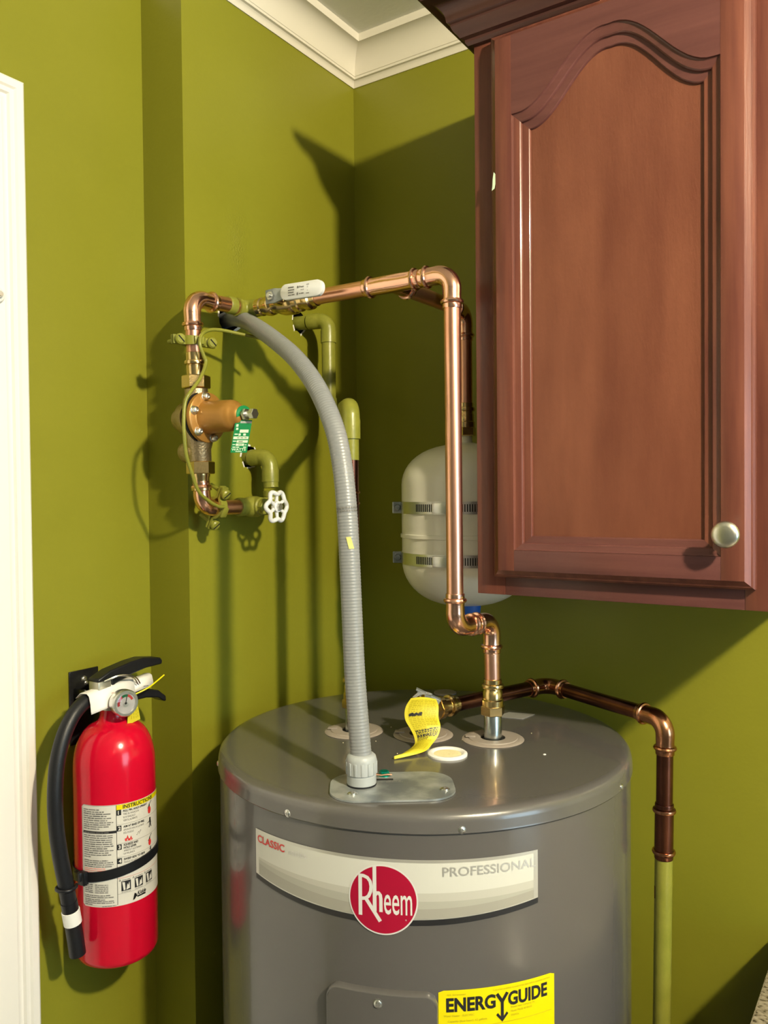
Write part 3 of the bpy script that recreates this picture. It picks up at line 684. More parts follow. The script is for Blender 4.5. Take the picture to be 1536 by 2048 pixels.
# ------------------------------------------------------------------ riser from the regulator to the valve
rs = thing('copper_riser', (SXY[0], SXY[1], 1.71), 'short copper riser with elbow above the gold pressure regulator', 'pipe')
def stk(z): return V((.05, -.479 + .016 * (1.84 - z) / .304, z))
SD = (stk(1.0) - stk(2.0)).normalized()
elbow((SXY[0], SXY[1], RZ - .003), YP, SD, 'copper_fitting', rs)
pipe('pipe', stk(1.81), stk(1.750), 'copper', rs); pipe('pipe', (.05, SXY[1] + .04, RZ - .002), (.05, RY - .025, RZ), 'copper', rs, r=.0112)
ge = MB().tube([(.05, RY - .044, RZ), (.05, RY - .0425, RZ), (.05, RY - .03, RZ)], [.0120, .0130, .0130], 24)
mb, _ = elbow_mb((.05, RY, RZ), YM, XP, R=.016, L=.0085, r=.0138, plain=True); ge.add(mb.v, mb.f); lab(ge.build('elbow', 'olive_pipe', rs), 'green painted elbow')
b = MB(); bt = stk(1.7305); b.lathe([(.0128, 0), (.0130, .013), (.0122, .0135), (.0122, .0145), (.0150, .0155), (.0155, .0180), (.0148, .0205), (.0124, .0215), (.0124, .0320), (.0115, .0325)], bt, -SD, 28); b.build('brass_adapter', 'brass', rs)
# ------------------------------------------------------------------ pressure regulator
pv_ = thing('pressure_regulator', (.05, -.471, 1.60), 'gold bell shaped water pressure regulator with bronze body and green tag', 'regulator')
pz = 1.667; pc_ = stk(pz)
b = MB(); b.lathe([(.0150, 0), (.0168, .004), (.0168, .020), (.0200, .030), (.0225, .045), (.0225, .078), (.0200, .092), (.0168, .100), (.0168, .108), (.0150, .110)], stk(1.602), -SD, 32)
b.lathe([(.0240, 0), (.0245, .012), (.0200, .018), (.0160, .0182), (.0160, .026), (.0148, .028), (.0135, .028), (.0125, .0262), (0, .0262)], (pc_.x - .012, pc_.y, pz + .001), XM, 32)
b.lathe([(.0185, 0), (.0172, .018), (.0150, .0182), (.0150, .026), (.0138, .028), (.0128, .028), (.0118, .0262), (0, .0262)], (.046, pc_.y + .003, 1.622), V((-1, 0, -.12)), 32)
b.build('body', 'bronze_body', pv_)
for z in (1.7110, 1.5870):
    b = MB().hexnut(stk(z), ZP, .0205, .0185, hint=(1, .35, 0)); b.build('union_nut', 'brass', pv_)
fx = .0635
b = MB(); b.lathe([(.0345, 0), (.0362, .0012), (.0366, .0035), (.0362, .0075), (.0345, .0088), (.0270, .0088), (.0250, .0100), (.0238, .0135), (.0232, .020), (.0225, .045), (.0222, .054), (.0210, .0600), (.0180, .0640), (.0160, .0660), (.0150, .0700), (.0125, .0735), (.0090, .0755), (0, .0760)], (fx, pc_.y, pz + .001), XP, 40)
bell = b.build('bell_housing', 'gold_enamel', pv_); lab(bell, 'gold enamelled bell housing')
b = MB().lathe([(.0375, -.0035), (.0375, -.0002)], (fx, pc_.y, pz + .001), XP, 40); b.build('diaphragm', 'black_rubber', pv_)
BM = mesh_only(MB().lathe([(.0052, 0), (.0052, .0008), (.0044, .001), (.0044, .004), (.0038, .0055), (.002, .0062), (.002, .0048), (0, .0048)], (0, 0, 0), seg=16), 'bolt', 'steel')
for i in range(6):
    a = math.radians(90 + 14 + 60 * i); inst(BM, 'bolt', pv_, (fx + .0085, pc_.y + .0302 * math.cos(a), pz + .001 + .0302 * math.sin(a)), axis_rot(XP)).scale = (1.2, 1.2, 1.25)
b = MB(); b.hexnut((fx + .0785, pc_.y, pz + .001), XP, .0085, .0045); b.lathe([(.0045, 0), (.0045, .016)], (fx + .076, pc_.y, pz + .001), XP, 16); b.hexnut((fx + .0905, pc_.y, pz + .001), XP, .0075, .0080); b.build('adjusting_screw', 'steel', pv_)
# green tag hanging from the screw
tn = V((.80, -.60, .0)).normalized(); tu = V((.60, .80, 0)).normalized(); tv_ = V((-.10, -.05, 1)).normalized()
to = V((fx + .0775, pc_.y, pz + .001)); tg = MB()
ringo = [(.0125 * math.cos(math.radians(200 - 220 * i / 16)), .0125 * math.sin(math.radians(200 - 220 * i / 16))) for i in range(17)]
ringi = [(.0068 * math.cos(math.radians(200 - 220 * i / 16)), .0068 * math.sin(math.radians(200 - 220 * i / 16))) for i in range(17)]
yz = (V((.25, 1, 0)).normalized(), V((0, 0, 1)))
for i in range(16): tg.prism([ringi[i], ringo[i], ringo[i + 1], ringi[i + 1]], yz, to, XP, .0007)
dn = V((-.14, -.10, -1)).normalized(); hu_ = V((.75, .66, 0)).normalized()
tg.prism([(-.0118, .008), (.0112, .008), (.0108, .054), (-.0118, .054)], (hu_, dn), to + V((.002, 0, 0)), hu_.cross(dn), .0006)
tgo = tg.build('tag', 'tag_green', pv_); lab(tgo, 'green instruction tag')
n_ = (-hu_.cross(dn)).normalized()
if n_.dot(V((.8, -.6, 0))) < 0: n_ = -n_
tmap = lambda u, v, l: to + V((.002, 0, 0)) + hu_ * u + dn * v + n_ * l
tp = Print(tmap); tp.lift = .0006
def trow(u0, v0, u1, v1, m=0): tp.rect(u0, v1, u1, v0, m)
trow(-.0045, .0095, .011, .0125, 1)
trow(-.0095, .014, -.0065, .0175); trow(-.009, .019, -.006, .022); trow(-.0035, .0215, .0085, .0258); trow(-.010, .0272, -.0055, .0288); trow(-.0045, .0270, -.0015, .0300); trow(.002, .0270, .0055, .0300)
trow(-.0108, .0312, .0098, .0350); trow(-.0108, .0372, -.0062, .0385); trow(-.0055, .0365, .0096, .0400); trow(-.0106, .0420, -.0068, .0432); trow(-.0060, .0412, .0052, .0444); trow(.0062, .0424, .0088, .0436)
for u in (-.0100, -.0050, .0045): trow(u, .0456, u + .0042, .0470)
vs, fs = text2d('WATTS', .02); x0 = min(p[0] for p in vs); x1 = max(p[0] for p in vs)
tp.add([tmap(-.0108 + (p[0] - x0) / (x1 - x0) * .0195, .0512 - p[1] / .7 * .0034, .0006) for p in vs], fs, 0); trow(-.005, .0520, .0035, .0530)
for u in (-.006, -.001, .004): trow(u, .0325, u + .0035, .0337, 2)
trow(-.003, .0376, .003, .0390, 2); trow(-.003, .0422, .003, .0434, 2)
tp.build('lettering', ['tag_light', 'print_silver', 'print_grey'], tgo, fix=False)

# ------------------------------------------------------------------ lower elbow between regulator and gate valve
LZ = 1.5375
le = thing('copper_elbow_pipe', (.05, -.463, LZ), 'short copper elbow pipe under the gold pressure regulator', 'pipe')
elbow((.05, -.463, LZ), -SD, YP, 'copper_fitting', le, L=.020)
pipe('pipe', (.05, -.428, LZ), (.05, -.383, LZ), 'copper', le)
MB().lathe([(.0130, 0), (.0150, .001), (.0150, .006), (.0125, .008), (.0125, .018), (.0138, .022), (.0138, .026)], stk(1.5625), -SD, 28).build('brass_adapter', 'brass', le)
# ------------------------------------------------------------------ gate valve with white handwheel
gv = thing('gate_valve', (.05, -.355, LZ), 'green painted gate valve with scalloped white handwheel', 'valve')
gy = -.354
b = MB(); b.lathe([(.0135, 0), (.0142, .002), (.0142, .014), (.0128, .016), (.0128, .020), (.0150, .023), (.0165, .032), (.0165, .042), (.0150, .050), (.0128, .053), (.0128, .056), (.0142, .058), (.0142, .066), (.013, .068)], (.05, gy - .036, LZ), YP, 28)
b.lathe([(.0150, 0), (.0145, .012), (.0125, .014), (.0125, .018)], (.055, gy, LZ), XP, 28); b.hexnut((.071, gy, LZ), XP, .0135, .007); b.lathe([(.0085, 0), (.0085, .008), (.0045, .010), (.0045, .024)], (.077, gy, LZ), XP, 20); b.build('body', 'olive_pipe', gv)
hwx = .0985
b = MB(); pts = []; nl = 6
for i in range(96):
    a = 2 * math.pi * i / 96; r = .0218 + .0026 * math.cos(nl * a); pts.append(V((hwx - .002 * math.cos(nl * a) * .5, gy + r * math.cos(a), LZ + r * math.sin(a))))
b.tube(pts, .0036, 10, closed=True)
for i in range(nl):
    a = 2 * math.pi * (i + .5) / nl; d = V((0, math.cos(a), math.sin(a))); b.tube([V((hwx - .001, gy, LZ)) + d * .007, V((hwx + .0005, gy, LZ)) + d * .019], [.0032, .0024], 10)
b.lathe([(.0085, -.004), (.0088, .003), (.0075, .004)], (hwx, gy, LZ), XP, 20); lab(b.build('handwheel', 'white_plastic', gv), 'scalloped white handwheel')
MB().hexnut((hwx + .003, gy, LZ), XP, .0058, .005).build('stem_nut', 'steel', gv)
# ------------------------------------------------------------------ green painted supply elbow pipe
sp = thing('green_supply_pipe', (.0, -.31, 1.6175), 'green painted pipe bending from the wall down to the handwheel valve', 'pipe')
mb, _ = elbow_mb((.047, -.310, 1.6170), XM, ZM, R=.018, L=.022, r=.0138, plain=True); mb.build('elbow', 'olive_pipe', sp)
pipe('pipe', (-.045, -.310, 1.6180), (.012, -.310, 1.6172), 'olive_pipe', sp, r=.0122); pipe('pipe', (.047, -.310, 1.585), (.0485, -.310, LZ + .03), 'olive_pipe', sp, r=.0122)
mb, _ = elbow_mb((.049, -.309, LZ), ZP, YM, R=.015, L=.010, r=.0138, plain=True); mb.build('elbow', 'olive_pipe', sp)

# ------------------------------------------------------------------ hot water pipe
hw = thing('hot_water_pipe', (hot.x, hot.y, 1.24), 'hot water pipe, bare copper below and green painted above, behind the grey conduit', 'pipe')
hp = lambda z: V((hot.x, hot.y, z))
brass_adapter(hw, hot + V((0, 0, .034)), ZP)
pipe('pipe', hp(1.283), hp(1.607), 'copper_aged', hw); lab(pipe('pipe', hp(1.605), hp(1.66), 'olive_pipe', hw, r=.0117), 'green painted pipe')
MB().tube([hp(z) for z in (1.556, 1.5565, 1.558, 1.5595, 1.560)], [.0111, .0128, .0134, .0128, .0111], 20).build('bead', 'copper_aged_fitting', hw)
MB().tube([hp(z) for z in (1.540, 1.5405, 1.542, 1.5435, 1.544)], [.0111, .0124, .0128, .0124, .0111], 20).build('bead', 'copper_aged_fitting', hw)
gx, gyv, gz = .061, -.1690, 1.8600
ze = 1.684; dh = (V((gx, gyv, ze)) - hp(ze)).normalized()
mb, _ = elbow_mb(hp(ze), dh, ZM, R=.018, L=.030, r=.0140, plain=True); mb.build('elbow', 'olive_pipe', hw)
pipe('pipe', hp(ze) + dh * .03, V((gx, gyv, ze)) - dh * .03, 'olive_pipe', hw, r=.0120)
mb, _ = elbow_mb((gx, gyv, ze), -dh, ZP, R=.018, L=.022, r=.0138, plain=True); mb.build('elbow', 'olive_pipe', hw)
pipe('pipe', (gx, gyv, ze + .03), (gx, gyv, gz - .03), 'olive_pipe', hw, r=.0122)
mb, _ = elbow_mb((gx, gyv, gz), ZM, V((-.061, -.007, .003)), R=.018, L=.022, r=.0138, plain=True); mb.build('elbow', 'olive_pipe', hw)
pipe('pipe', (-.045, -.1765, gz + .0035), (.02, -.1735, gz + .001), 'olive_pipe', hw, r=.0122)

# ------------------------------------------------------------------ ground clamps and ground wire
def clamp(name, c, axis, wide, label):
    """two jaws about a pipe (along axis), long direction wide, bolts along axis x wide"""
    axis, wide = V(axis).normalized(), V(wide).normalized(); f = axis.cross(wide).normalized()
    if f.x < 0: f = -f
    t = thing(name, V(c), label, 'clamp', None); c = V(c)
    for s in (1, -1):
        pts = [(-.034, .004), (-.016, .0045), (-.0135, .010), (-.007, .0145), (0, .016), (.007, .0145), (.0135, .010), (.016, .0045), (.034, .004)]
        inn = [(.034, .001), (.016, .001), (.0105, .006), (.005, .0110), (0, .0120), (-.005, .0110), (-.0105, .006), (-.016, .001), (-.034, .001)]
        MB().prism(pts + inn, (wide, f * s), c, axis, .0125).build('jaw', 'olive_pipe', t)
    for s in (1, -1):
        b = MB(); o = c + wide * s * .0255; b.lathe([(.0030, -.026), (.0030, .004)], o, f, 12); b.lathe([(.0072, .0042), (.0078, .006), (.0078, .0095), (.006, .0115), (0, .0118)], o, f, 18)
        b.obox(o + f * .0117, (wide + axis, wide - axis, f), (.006, .0008, .0005), 1); b.build('bolt', ['olive_pipe', 'dark_void'], t)
    MB().obox(c + f * .0165, (wide, axis, f), (.0075, .0055, .002), 0, .0008).build('terminal', 'olive_pipe', t)
    return t
clamp('ground_clamp', stk(1.7785), SD, (.25, .97, 0), 'green painted ground clamp across the copper riser above the regulator')
clamp('ground_clamp.001', (.05, -.4335, LZ), YP, (.45, 0, .9), 'green painted ground clamp tilted on the copper elbow pipe below the regulator')
def smooth(P, n=6):
    P = [V(p) for p in P]; out = []
    for i in range(len(P) - 1):
        p0, p1, p2, p3 = P[max(i - 1, 0)], P[i], P[i + 1], P[min(i + 2, len(P) - 1)]
        for k in range(n):
            t = k / n; out.append(.5 * ((2 * p1) + (p2 - p0) * t + (2 * p0 - 5 * p1 + 4 * p2 - p3) * t * t + (3 * p1 - p0 - 3 * p2 + p3) * t ** 3))
    return out + [P[-1]]
wire = smooth([(0.105, -0.3726, 1.7887), (0.090, -0.3894, 1.7939), (0.078, -0.4090, 1.7967), (0.068, -0.4355, 1.7990), (0.065, -0.4578, 1.7963), (0.072, -0.4815, 1.7845), (0.075, -0.4876, 1.7691), (0.075, -0.4811, 1.7558), (0.076, -0.4776, 1.7443), (0.085, -0.4981, 1.7196), (0.09, -0.5219, 1.6973), (0.088, -0.5290, 1.6834), (0.088, -0.5322, 1.6592), (0.088, -0.5316, 1.6387), (0.086, -0.5266, 1.6115), (0.083, -0.5143, 1.5877), (0.080, -0.4992, 1.562), (0.078, -0.4802, 1.5491), (0.073, -0.4540, 1.5395), (.071, -.4400, 1.5390)])
tag(MB().tube(wire, .0026, 10).build('ground_wire', 'olive_pipe'), 'thin green painted ground wire looping past the gold regulator', 'wire')

# ================================================================== EXPANSION TANK
et_ = thing('expansion_tank', (TKX, TKY, 1.37), 'white expansion tank strapped to the back wall beside the cabinet', 'tank')
TR = .1050; prof = []
zt0, zt1 = 1.372, 1.636
for i in range(13): t = math.pi / 2 * i / 12; prof.append((TR * math.sin(t) ** .8 if i else 0, zt0 + .074 * (1 - math.cos(t))))
for z in (1.484, 1.4848, 1.4875, 1.4902, 1.491): prof.append((TR + (.0022 if 1.4845 < z < 1.4905 else 0), z))
for i in range(13): t = math.pi / 2 * (1 - i / 12); prof.append((TR * math.sin(t) ** .8 if i < 12 else 0, zt1 - .066 * (1 - math.cos(t))))
MB().lathe(prof, (TKX, TKY, 0), seg=64, caps=False).build('shell', 'tank_cream', et_)
MB().lathe([(.022, -.004), (.022, .002), (.0115, .004), (.0108, .016), (.0100, .018)], (bx, by - .002, zt1 - .002), seg=28).build('top_fitting', 'tank_cream', et_)
lab(MB().lathe([(.0135, 0), (.0165, .004), (.0185, .022), (.0185, .024)], (TKX + .008, TKY - .004, zt0 - .019), seg=28).build('valve_cap', 'blue_plastic', et_), 'blue plastic valve cap')
for z in (1.5330, 1.4515):
    b = MB(); prof = [(TR + .0003, z - .0095), (TR + .0016, z - .0095), (TR + .0016, z + .0095), (TR + .0003, z + .0095)]
    b.lathe(prof + prof[:1], (TKX, TKY, 0), seg=72, caps=False)
    st = b.build('strap', 'steel', et_); lab(st, 'steel worm clamp strap')
    b = MB()
    for i in range(40):
        a = math.radians(-108 + i * 2.05); d = V((math.cos(a), math.sin(a), 0)); b.obox(V((TKX, TKY, z)) + d * (TR + .0017), (V((-d.y, d.x, 0)), (0, 0, 1), d), (.0009, .0058, .0004))
    o = b.build('slots', 'print_black', st); o['kind'] = 'stuff'
    a = math.radians(-82); d = V((math.cos(a), math.sin(a), 0)); tg_ = V((-d.y, d.x, 0))
    b = MB(); b.obox(V((TKX, TKY, z)) + d * (TR + .006), (tg_, (0, 0, 1), d), (.014, .0085, .004), 0, .0015); b.hexnut(V((TKX, TKY, z)) + d * (TR + .006) + tg_ * .013, tg_, .0055, .008); b.build('worm_housing', 'steel', st)
    a = math.radians(211); d = V((math.cos(a), math.sin(a), 0)); tg_ = V((-d.y, d.x, 0)); p = V((TKX, TKY, z)) + d * (TR + .006)
    b = MB(); b.obox(p, (d, tg_, (0, 0, 1)), (.0095, .0020, .0095), 0, .0015); b.lathe([(.0052, 0), (.0052, .002), (.0042, .0045), (.002, .005), (0, .005)], p - tg_ * -.002 + d * .001, tg_, 16); b.lathe([(.0052, 0), (.0052, .002), (.0042, .0045), (.002, .005), (0, .005)], p - tg_ * .002 + d * .001, -tg_, 16)
    b.build('lug', 'galvanised', st)
b = MB().box((TKX - .025, TKY + TR * .93, 1.43), (TKX + .025, -.0006, 1.56), 0, .001); b.box((TKX - .035, -.004, 1.40), (TKX + .035, -.0004, 1.59), 0, .001); b.build('wall_bracket', 'galvanised', et_)

# ================================================================== RELIEF VALVE AND DISCHARGE PIPE
rv = thing('relief_valve', (ctr.x, ctr.y, HT), 'brass relief valve with lever and curled yellow tag on the heater top', 'valve')
DZ = 1.2430; dA = V((.3370, -.300, DZ)); dB = V((.4220, -.0665, DZ)); dC = V((.6385, -.1790, DZ))
dd = (dB - dA).normalized(); c0 = V((ctr.x + .003, ctr.y - .004, HT))
b = MB(); b.lathe([(.0130, .0004), (.0130, .012), (.0168, .014), (.0175, .020), (.0175, .044), (.0150, .050), (.0120, .053), (.0085, .055), (.0085, .062), (0, .0625)], c0, ZP, 28)
b.hexnut(V((c0.x, c0.y, DZ)) + dd * .010, dd, .0170, .016); b.lathe([(.0150, .026), (.0165, .027), (.0165, .034), (.0140, .036)], V((c0.x, c0.y, DZ)), dd, 28); b.build('body', 'brass', rv)
b = MB(); b.lathe([(.0130, .036), (.0130, .046), (.0158, .0472), (.0160, .052), (.0152, .0545), (.0130, .0555), (.0128, .062), (.0116, .0625)], V((c0.x, c0.y, DZ)), dd, 28); b.build('outlet_adapter', 'brass', rv)
l0, l1 = V((.3270, -.3170, 1.2745)), V((.3545, -.3020, 1.2600)); ld = (l1 - l0).normalized(); lw = ZP.cross(ld).normalized()
MB().obox((l0 + l1) / 2, (ld, lw, ld.cross(lw)), ((l1 - l0).length / 2 + .002, .006, .0012), 0, .0005).obox((l0 + l1) / 2 + lw * .006 - ZP * .003, (ld, lw, ld.cross(lw)), ((l1 - l0).length / 2, .0008, .003)).obox((l0 + l1) / 2 - lw * .006 - ZP * .003, (ld, lw, ld.cross(lw)), ((l1 - l0).length / 2, .0008, .003)).build('lever', 'galvanised', rv)
TL = [(.3290, -.3380, 1.2665), (.3278, -.351, 1.2561), (.3326, -.3602, 1.2428), (.3448, -.3644, 1.2303), (.3515, -.3662, 1.2201), (.3562, -.3760, 1.2135), (.3548, -.4060, 1.2092), (.3554, -.4242, 1.2085)]
TRt = [(.3584, -.3186, 1.2647), (.3663, -.3255, 1.2578), (.3714, -.3345, 1.2444), (.3786, -.3419, 1.2354), (.3789, -.348, 1.2246), (.3771, -.3614, 1.216), (.3772, -.3860, 1.2112), (.3560, -.4242, 1.2085)]
Ls, Rs = smooth(TL, 5), smooth(TRt, 5); nT = len(Ls)
def tagpt(u, v, l):            # u across 0..1, v along 0..1 from the top
    f = max(0, min(nT - 1.001, v * (nT - 1))); i = int(f); k = f - i
    A = Ls[i].lerp(Ls[i + 1], k); B = Rs[i].lerp(Rs[i + 1], k); A2 = Ls[min(i + 1, nT - 1)]
    T = (Ls[i + 1] + Rs[i + 1] - Ls[i] - Rs[i]); nn = (B - A).cross(T); nn = nn.normalized() if nn.length > 1e-9 else V((0, 0, 1))
    if nn.dot(V((.55, -.83, .05))) < 0: nn = -nn
    bow = .0035 * math.sin(math.pi * u)
    return A.lerp(B, u) + nn * (bow + l)
b = MB(); NUu, NVv = 8, 40; sheet = []
for l in (.0003, -.0003): sheet += [[tagpt(i / NUu, j / NVv, l) for i in range(NUu + 1)] for j in range(NVv + 1)]
vs = [p for r in sheet for p in r]; w_ = NUu + 1; fs = []; off = (NVv + 1) * w_
for L_ in (0, off):
    for j in range(NVv):
        for i in range(NUu): fs.append((L_ + j * w_ + i, L_ + j * w_ + i + 1, L_ + (j + 1) * w_ + i + 1, L_ + (j + 1) * w_ + i))
for j in range(NVv):
    for i in (0, NUu): fs.append((j * w_ + i, (j + 1) * w_ + i, off + (j + 1) * w_ + i, off + j * w_ + i))
yt = b.add(vs, fs).build('tag', 'yellow_tag', rv); lab(yt, 'curled yellow warning tag')
tp = Print(lambda u, v, l: tagpt(u, v, l)); tp.lift = .0008
rnd = random.Random(2)
def tline(u0, u1, v, h, m):
    u = u0
    while u < u1:
        w = min(rnd.uniform(.04, .12), u1 - u); tp.poly([(u, v), (u + w, v), (u + w, v + h), (u, v + h)], m); u += w + .025
for i in range(17): tline(.10, .54, .06 + i * .0235, .014, 1)
for i in range(15): tline(.57, .93, .06 + i * .0240, .013, 1)
for i in range(9): tline(.12, .60, .455 + i * .0235, .015, 0)
for i in range(6): tline(.62, .92, .445 + i * .0270, .014, 0)
for i in range(8): tline(.15, .88, .665 + i * .022, .011, 1)
for q in range(26):
    x = .12 + .36 * q / 26; y = .245 + .012 * rnd.uniform(-1, 1); tp.poly([(x, y - .014), (x + .05, y - .012 * rnd.uniform(.4, 1)), (x + .06, y + .012), (x + .01, y + .014)], 0, .0010 + q * .00001)
tp.build('lettering', ['print_black', 'energy_print'], yt, fix=False)
MB().tube(smooth([(.3300, -.3330, 1.2660), (.3330, -.3250, 1.2700), (.3400, -.3160, 1.2705), (.3480, -.3120, 1.2680)], 5), .0022, 8).build('tag_tie', 'clear_plastic', rv)

dp = thing('discharge_pipe', (dC.x, dC.y, DZ), 'dark aged copper discharge pipe bending down the right side of the heater', 'pipe')
pipe('pipe', V((c0.x, c0.y, DZ)) + dd * .055, dB - dd * .03, 'copper_aged', dp)
d2 = (dC - dB).normalized(); elbow(dB, -dd, d2, 'copper_aged_fitting', dp, R=.019, L=.024)
pipe('pipe', dB + d2 * .03, dC - d2 * .03, 'copper_aged', dp)
dE = V((.6255, -.180, .30)); d3 = (dE - dC).normalized(); elbow(dC, -d2, d3, 'copper_aged_fitting', dp)
at = lambda z: dC + d3 * ((dC.z - z) / -d3.z)
pipe('pipe', dC + d3 * .03, at(1.085), 'copper_aged', dp); coupling_mb(at(1.128), d3, .076).build('coupling', 'copper_aged', dp)
for z in (1.1185, 1.0615): MB().tube([at(z + q) for q in (.0024, .002, 0, -.002, -.0024)], [.0126, .0152, .0159, .0152, .0126], 24).build('bead', 'copper_aged_fitting', dp)
lab(pipe('pipe', at(1.052), at(.02), 'olive_pipe', dp, r=.0118), 'green painted lower pipe')
pt = at(1.005); MB().obox(pt + V((-.0096, -.0068, 0)), (V((.6, -.8, 0)), V((0, 0, 1)), V((-.8, -.6, 0))), (.0012, .0085, .0003)).build('paint_chip', 'copper_aged', dp)

# ================================================================== GREY CONDUIT
cd = thing('flexible_conduit', (.3750, -.5260, HT), 'grey ribbed flexible conduit arching from the wall to the heater top', 'conduit')
path = smooth([(-.05, -.3290, 1.8400), (.0039, -.3508, 1.8392), (.0450, -.3700, 1.8290), (.0950, -.3940, 1.8085), (.1522, -.4207, 1.7800), (.2170, -.4513, 1.7430), (.2674, -.4750, 1.7040), (.3020, -.4915, 1.6660), (.3260, -.5025, 1.6280), (.3400, -.5090, 1.5850), (.3480, -.5130, 1.5380), (.3530, -.5153, 1.4800), (.3575, -.5175, 1.4100), (.3620, -.5197, 1.3450), (.3680, -.5225, 1.2930), (.3728, -.5248, 1.2580), (.3750, -.5258, 1.2420), (.3752, -.5259, 1.2330)], 8)
L = [0]
for a, b_ in zip(path, path[1:]): L.append(L[-1] + (b_ - a).length)
tot = L[-1]; pitch = .0039; N = int(tot / pitch * 4); P = []; rr = []; j = 0
for i in range(N + 1):
    s_ = tot * i / N
    while j < len(L) - 2 and L[j + 1] < s_: j += 1
    k = (s_ - L[j]) / max(1e-9, L[j + 1] - L[j]); P.append(path[j].lerp(path[j + 1], k)); rr.append(.0126 + .00020 * math.cos(2 * math.pi * s_ / pitch))
tb = MB().tube(P, rr, 22)
tb.build('tube', 'grey_pvc', cd, sharp=80)
CB = V((.3752, -.5259, HT + .0026))
b = MB(); prof = [(.0165, .001), (.0175, .002), (.0175, .0115), (.0168, .0120), (.0168, .0130), (.0182, .0140), (.0182, .030), (.0170, .0345), (.0148, .0365), (.0132, .0370)]
b.lathe(prof, CB, ZP, 40)
for i in range(14): a = 2 * math.pi * i / 14; d = V((math.cos(a), math.sin(a), 0)); b.obox(CB + d * .0181 + ZP * .0215, (V((-d.y, d.x, 0)), ZP, d), (.0015, .0072, .0009), 0, .0004)
lab(b.build('connector', 'grey_connector', cd), 'pale grey ribbed connector')
MB().lathe([(.0178, .0), (.0178, .0014)], CB, ZP, 32).build('seal', 'black_rubber', cd)
# printed marks and a yellow stain
def cmap(idx):
    c = P[idx]; t = (P[idx + 1] - P[idx - 1]).normalized(); vdir = (cam.location - c); vdir = (vdir - t * vdir.dot(t)).normalized(); sd = vdir.cross(t) * -1
    def f(u, v, l): a = u / .0130; return c - t * v + (vdir * math.cos(a) + sd * math.sin(a)) * (.0130 + l)
    return f
def nearest(z): return min(range(2, N - 1), key=lambda i: abs(P[i].z - z))
pr = Print(cmap(nearest(1.5380)))
for i in range(9):
    u = -.0150 + i * .0034; pr.poly([(u, -.001), (u + .0024, -.0012), (u + .0022, .0012), (u + .0006, .0014)]); pr.poly([(u, -.0046), (u + .0026, -.0044), (u + .0020, -.0026), (u + .0002, -.0026)])
pr.build('lettering', 'print_grey', cd, fix=False)
pr = Print(cmap(nearest(1.4960)))
for k in range(6): pr.poly([(-.0062 + .0006 * k, -.007 + k * .0024), (.0002 + .0005 * k, -.007 + k * .0024), (.0004 + .0005 * k, -.0046 + k * .0024), (-.0060 + .0006 * k, -.0046 + k * .0024)])
lab(pr.build('stain', 'yellow_stain', cd, fix=False), 'small yellow paint stain')

# ================================================================== FIRE EXTINGUISHER
EX, EY, ER = -.0200, -.5710, .0557
fe = thing('fire_extinguisher', (EX, EY, .912), 'red fire extinguisher with black hose and instruction label on the wall', 'extinguisher')
prof = [(0, .914), (.040, .912), (.048, .9125), (.0535, .9165), (ER, .923), (ER, 1.178)]
for i in range(1, 9): t = math.pi / 2 * i / 8; prof.append((.019 + (ER - .019) * math.cos(t) ** .9 if i < 8 else .0195, 1.178 + .061 * math.sin(t)))
prof.pop(); prof += [(.0240, 1.2398), (.0212, 1.2425), (.0194, 1.2460), (.0184, 1.2505), (.0180, 1.2550), (.0180, 1.262), (.0, 1.262)]
MB().lathe(prof, (EX, EY, 0), seg=72, caps=False).build('cylinder', 'extinguisher_red', fe)
b = MB(); b.lathe([(.0190, 1.258), (.0190, 1.268), (.0160, 1.270), (.0160, 1.276)], (EX, EY, 0), seg=28); b.box((EX - .012, EY - .030, 1.266), (EX + .012, EY + .012, 1.292), 0, .002); b.lathe([(.0095, 0), (.0095, .012)], (EX, EY - .028, 1.277), YM, 20)
b.box((EX - .0095, EY - .0335, 1.2865), (EX + .0118, EY - .012, 1.3010), 0, .0015); b.build('valve', 'cast_metal', fe)
lvp = [(-.034, 1.3000), (-.033, 1.3050), (-.012, 1.3135), (.022, 1.3195), (.045, 1.3215), (.077, 1.3165), (.080, 1.3120), (.079, 1.3065), (.050, 1.3060), (.020, 1.3010), (-.004, 1.2935), (-.011, 1.2880), (-.0112, 1.3000)]
b = MB().prism(lvp, (YP, ZP), (EX, EY, 0), XP, .0225); lv = b.build('lever', 'black_plastic', fe, sharp=50)
bv_ = lv.modifiers.new('bevel', 'BEVEL'); bv_.width = .002; bv_.segments = 2; bv_.limit_method = 'ANGLE'
hp_ = [(-.020, 1.262), (-.020, 1.276), (.020, 1.2755), (.052, 1.2745), (.072, 1.2690), (.0855, 1.2580), (.0865, 1.2505), (.083, 1.2500), (.072, 1.2580), (.050, 1.2625), (.020, 1.2630)]
hd = MB().prism(hp_, (YP, ZP), (EX, EY, 0), XP, .0225).build('handle', 'black_plastic', fe, sharp=50)
bv_ = hd.modifiers.new('bevel', 'BEVEL'); bv_.width = .0018; bv_.segments = 2; bv_.limit_method = 'ANGLE'
